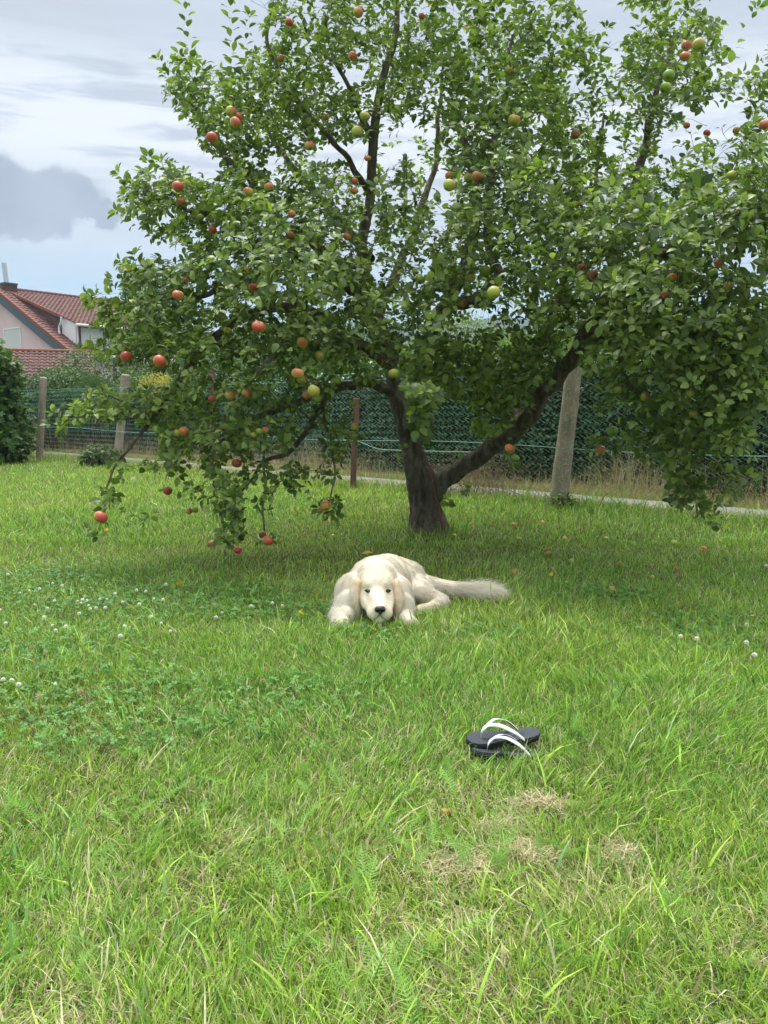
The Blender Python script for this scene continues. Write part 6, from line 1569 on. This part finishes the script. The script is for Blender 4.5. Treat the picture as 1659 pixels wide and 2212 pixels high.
for fx, fy, dia, kd, lab in FALLEN:
    g_ = G(fx, fy, .02); r = dia / 2 * g_.y / FPX * 1.15; g_.z = float(lawn_z(g_.x, g_.y)) + max(r * .9, .022)
    place_apple(g_, r, kd, lab, (rng.uniform(.3, 2.6), rng.uniform(-1, 1), rng.uniform(0, 6)), 'windfall apples on the lawn', stalk=False)
# yellow leaves lying on the lawn
M_yleaf = leafy('yellow_leaf', ((.60, .40, .02), (.70, .46, .03), (.62, .30, .03)), (.6, .42, .1), .3)
YL = [(780,1203,.09,'yellow leaf standing in the grass just behind the back of the dog'), (399,1268,.075,'yellow leaf among clover flowers on the left lawn'), (1190,1190,.07,'orange yellow leaf lying on a brown windfall'), (977,1160,.05,'small yellow leaf near the foot of the trunk'),
      (500,1168,.05,'small yellow leaf left of the lowest hanging apple'), (1190,1245,.05,'yellow leaf scrap right of the tail tip'), (710,1130,.05,'yellow leaf on the bright grass left of the trunk'), (640,1330,.045,'small orange leaf left of the dog'), (225,1152,.05,'pale yellow leaf under the far left branch tip'), (88,1128,.05,'reddish leaf on the lawn at the far left')]
for i, (lx0, ly0, sz, lab) in enumerate(YL):
    g_ = G(lx0, ly0, .03); V_, T_ = leaf_shape('apple%d' % (i % 4)); me = mesh_np('fallen_leaf', V_, T_, True, {'tint': np.full(len(V_), rng.uniform(.1, .9))}); me.materials.append(M_yleaf)
    o = link('fallen_leaf', me); o.location = g_ + Vector((0, 0, .02)); o.scale = (sz,) * 3; o.rotation_euler = (rng.uniform(.2, .9), rng.uniform(-.6, .2), rng.uniform(0, 6)); tag(o, lab, 'leaf', 'fallen leaves on the lawn')

# ------------------------------------------------------------------ clover flowers
M_petal = principled('clover_petal', lambda g, b: g.l.new(g.mix(g.map(g.coord('Object') and g.node('ShaderNodeSeparateXYZ', i_Vector=g.coord()).outputs[2], -.6, .3), (.55, .42, .33), (.80, .79, .74)), b.inputs['Base Color']), rough=.8, spec=.2)
M_dryfl = principled('faded_clover', base=(.42, .27, .17), rough=.9); M_stem = principled('green_stem', base=(.12, .22, .05), rough=.8); M_yfl = principled('yellow_petal', base=(.72, .58, .02), rough=.7)
def head_mesh(name, mat, flat=1.0):
    mb = MB(); r_ = random.Random(3)
    for k in range(46):
        z = 1 - 2 * (k + .5) / 46 * .82; a = k * 2.4; rr = math.sqrt(1 - z * z); d = Vector((rr * math.cos(a), rr * math.sin(a), z * flat)); s = Vector((-math.sin(a), math.cos(a), 0)) * .17
        b = d * .35; t = d * r_.uniform(.9, 1.1); m = d * .75 + Vector((0, 0, .06)); mb.add([b, m - s, t, m + s], [(0, 1, 2), (0, 2, 3)])
    me = mb.mesh(name); me.materials.append(mat); return me
hw = head_mesh('flower_head', M_petal); hd_ = head_mesh('flower_head', M_dryfl); hy_m = head_mesh('flower_head', M_yfl, .4)
mb = MB(); mb.tube([(0, 0, -6), (.4, .1, -3), (0, 0, -.2)], [.11, .10, .09], 4); stm = mb.mesh('stem'); stm.materials.append(M_stem)
def c2(cx_, cy_): return ((cx_ * .7535) * .5486, (2100 + cy_ * .7535) * .5486)
CF = [(275,262),(324,274),(206,291),(183,374),(284,354),(404,355),(431,349),(463,378),(502,390),(414,420),(521,345),(558,344),(601,316),(713,298),(762,305),(803,343),(852,347),(728,372),(867,268),(275,481),(345,488),(290,508),(651,486),(842,470),(628,537),(247,393),(230,440),(455,352),(424,365),(470,395),(640,360),(790,435),(1129,440),(1160,415),(1475,378),(1423,365),(41,216),(30,470),(0,400),(16,765),(61,769),(97,792),(288,790),(152,300),(1312,380),(550,390),(105,312),(890,512)]
WL = {0: 'upper left clump of clover flowers'}
for i, (a, b_) in enumerate(CF):
    px, py = c2(a, b_); z = rng.uniform(.055, .08); g_ = G(px, py, z); s = .0105 * rng.uniform(.7, 1.15)
    o = empty('clover_flower', g_, rng.uniform(0, 6)); o.scale = (s,) * 3; link('flower_head', hw, None, o); link('stem', stm, None, o)
    wl = ('one of three large white clover flowers in front at the left edge' if a < 110 and b_ > 700 else 'lone white clover flower right of the front three at the left edge' if b_ > 700 else
          'white clover flower in the thick cluster of the left lawn' if 400 <= a <= 505 and 340 < b_ < 425 else 'white clover flower in the row just right of the thick cluster' if 505 < a < 650 and b_ < 400 else
          'white clover flower under the yellow leaf, nearest to the shade on the left lawn' if 700 < a < 870 and b_ < 380 else 'white clover flower halfway between the yellow leaf and the dog' if a > 1000 else
          'white clover flower in the front row below the thick cluster' if b_ > 430 and a > 250 else 'white clover flower far left, above and beside the thick cluster')
    tag(o, wl, 'flower', 'white clover flowers on the left lawn')
for i, (a, b_) in enumerate([(443,524),(479,512),(598,527),(377,551),(161,598),(697,580),(838,516),(621,612),(236,626),(1385,708),(419,826),(207,852),(446,612),(1372,770)]):
    px, py = c2(a, b_); g_ = G(px, py, .06); s = .010; o = empty('clover_flower', g_, rng.uniform(0, 6)); o.scale = (s,) * 3; link('flower_head', hd_, None, o); link('stem', stm, None, o)
    tag(o, 'faded brown clover flower head standing in the left side of the lawn', 'flower', 'faded clover flowers on the left lawn')
for i, (px, py) in enumerate([(1613, 1350), (1612, 1388), (1505, 1380), (1630, 1415), (1655, 1222), (1470, 1375)]):
    g_ = G(px, py, .06); s = .0125; o = empty('clover_flower', g_, rng.uniform(0, 6)); o.scale = (s,) * 3; link('flower_head', hw, None, o); link('stem', stm, None, o)
    tag(o, 'white clover flower head standing near the right edge of the lawn', 'flower', 'white clover flowers at the right edge')
for i, (px, py) in enumerate([(1003, 1232), (973, 1247), (982, 1243), (1400, 1213), (1452, 1218), (1224, 1257), (1625, 1330)]):
    g_ = G(px, py, .07); s = .010; o = empty('buttercup', g_, rng.uniform(0, 6)); o.scale = (s,) * 3; link('flower_head', hy_m, None, o); link('stem', stm, None, o)
    tag(o, ('highest tiny yellow flower just above the root of the tail', 'left tiny yellow flower of the close pair behind the tail', 'right tiny yellow flower of the close pair behind the tail', 'tiny yellow flower beside the dark windfall in the right shade', 'tiny yellow flower right of the dark windfall in the shade', 'tiny yellow flower midway between tail tip and orange windfall', 'tiny yellow flower near the clover at the right edge')[i], 'flower', 'tiny yellow flowers in the shaded grass')
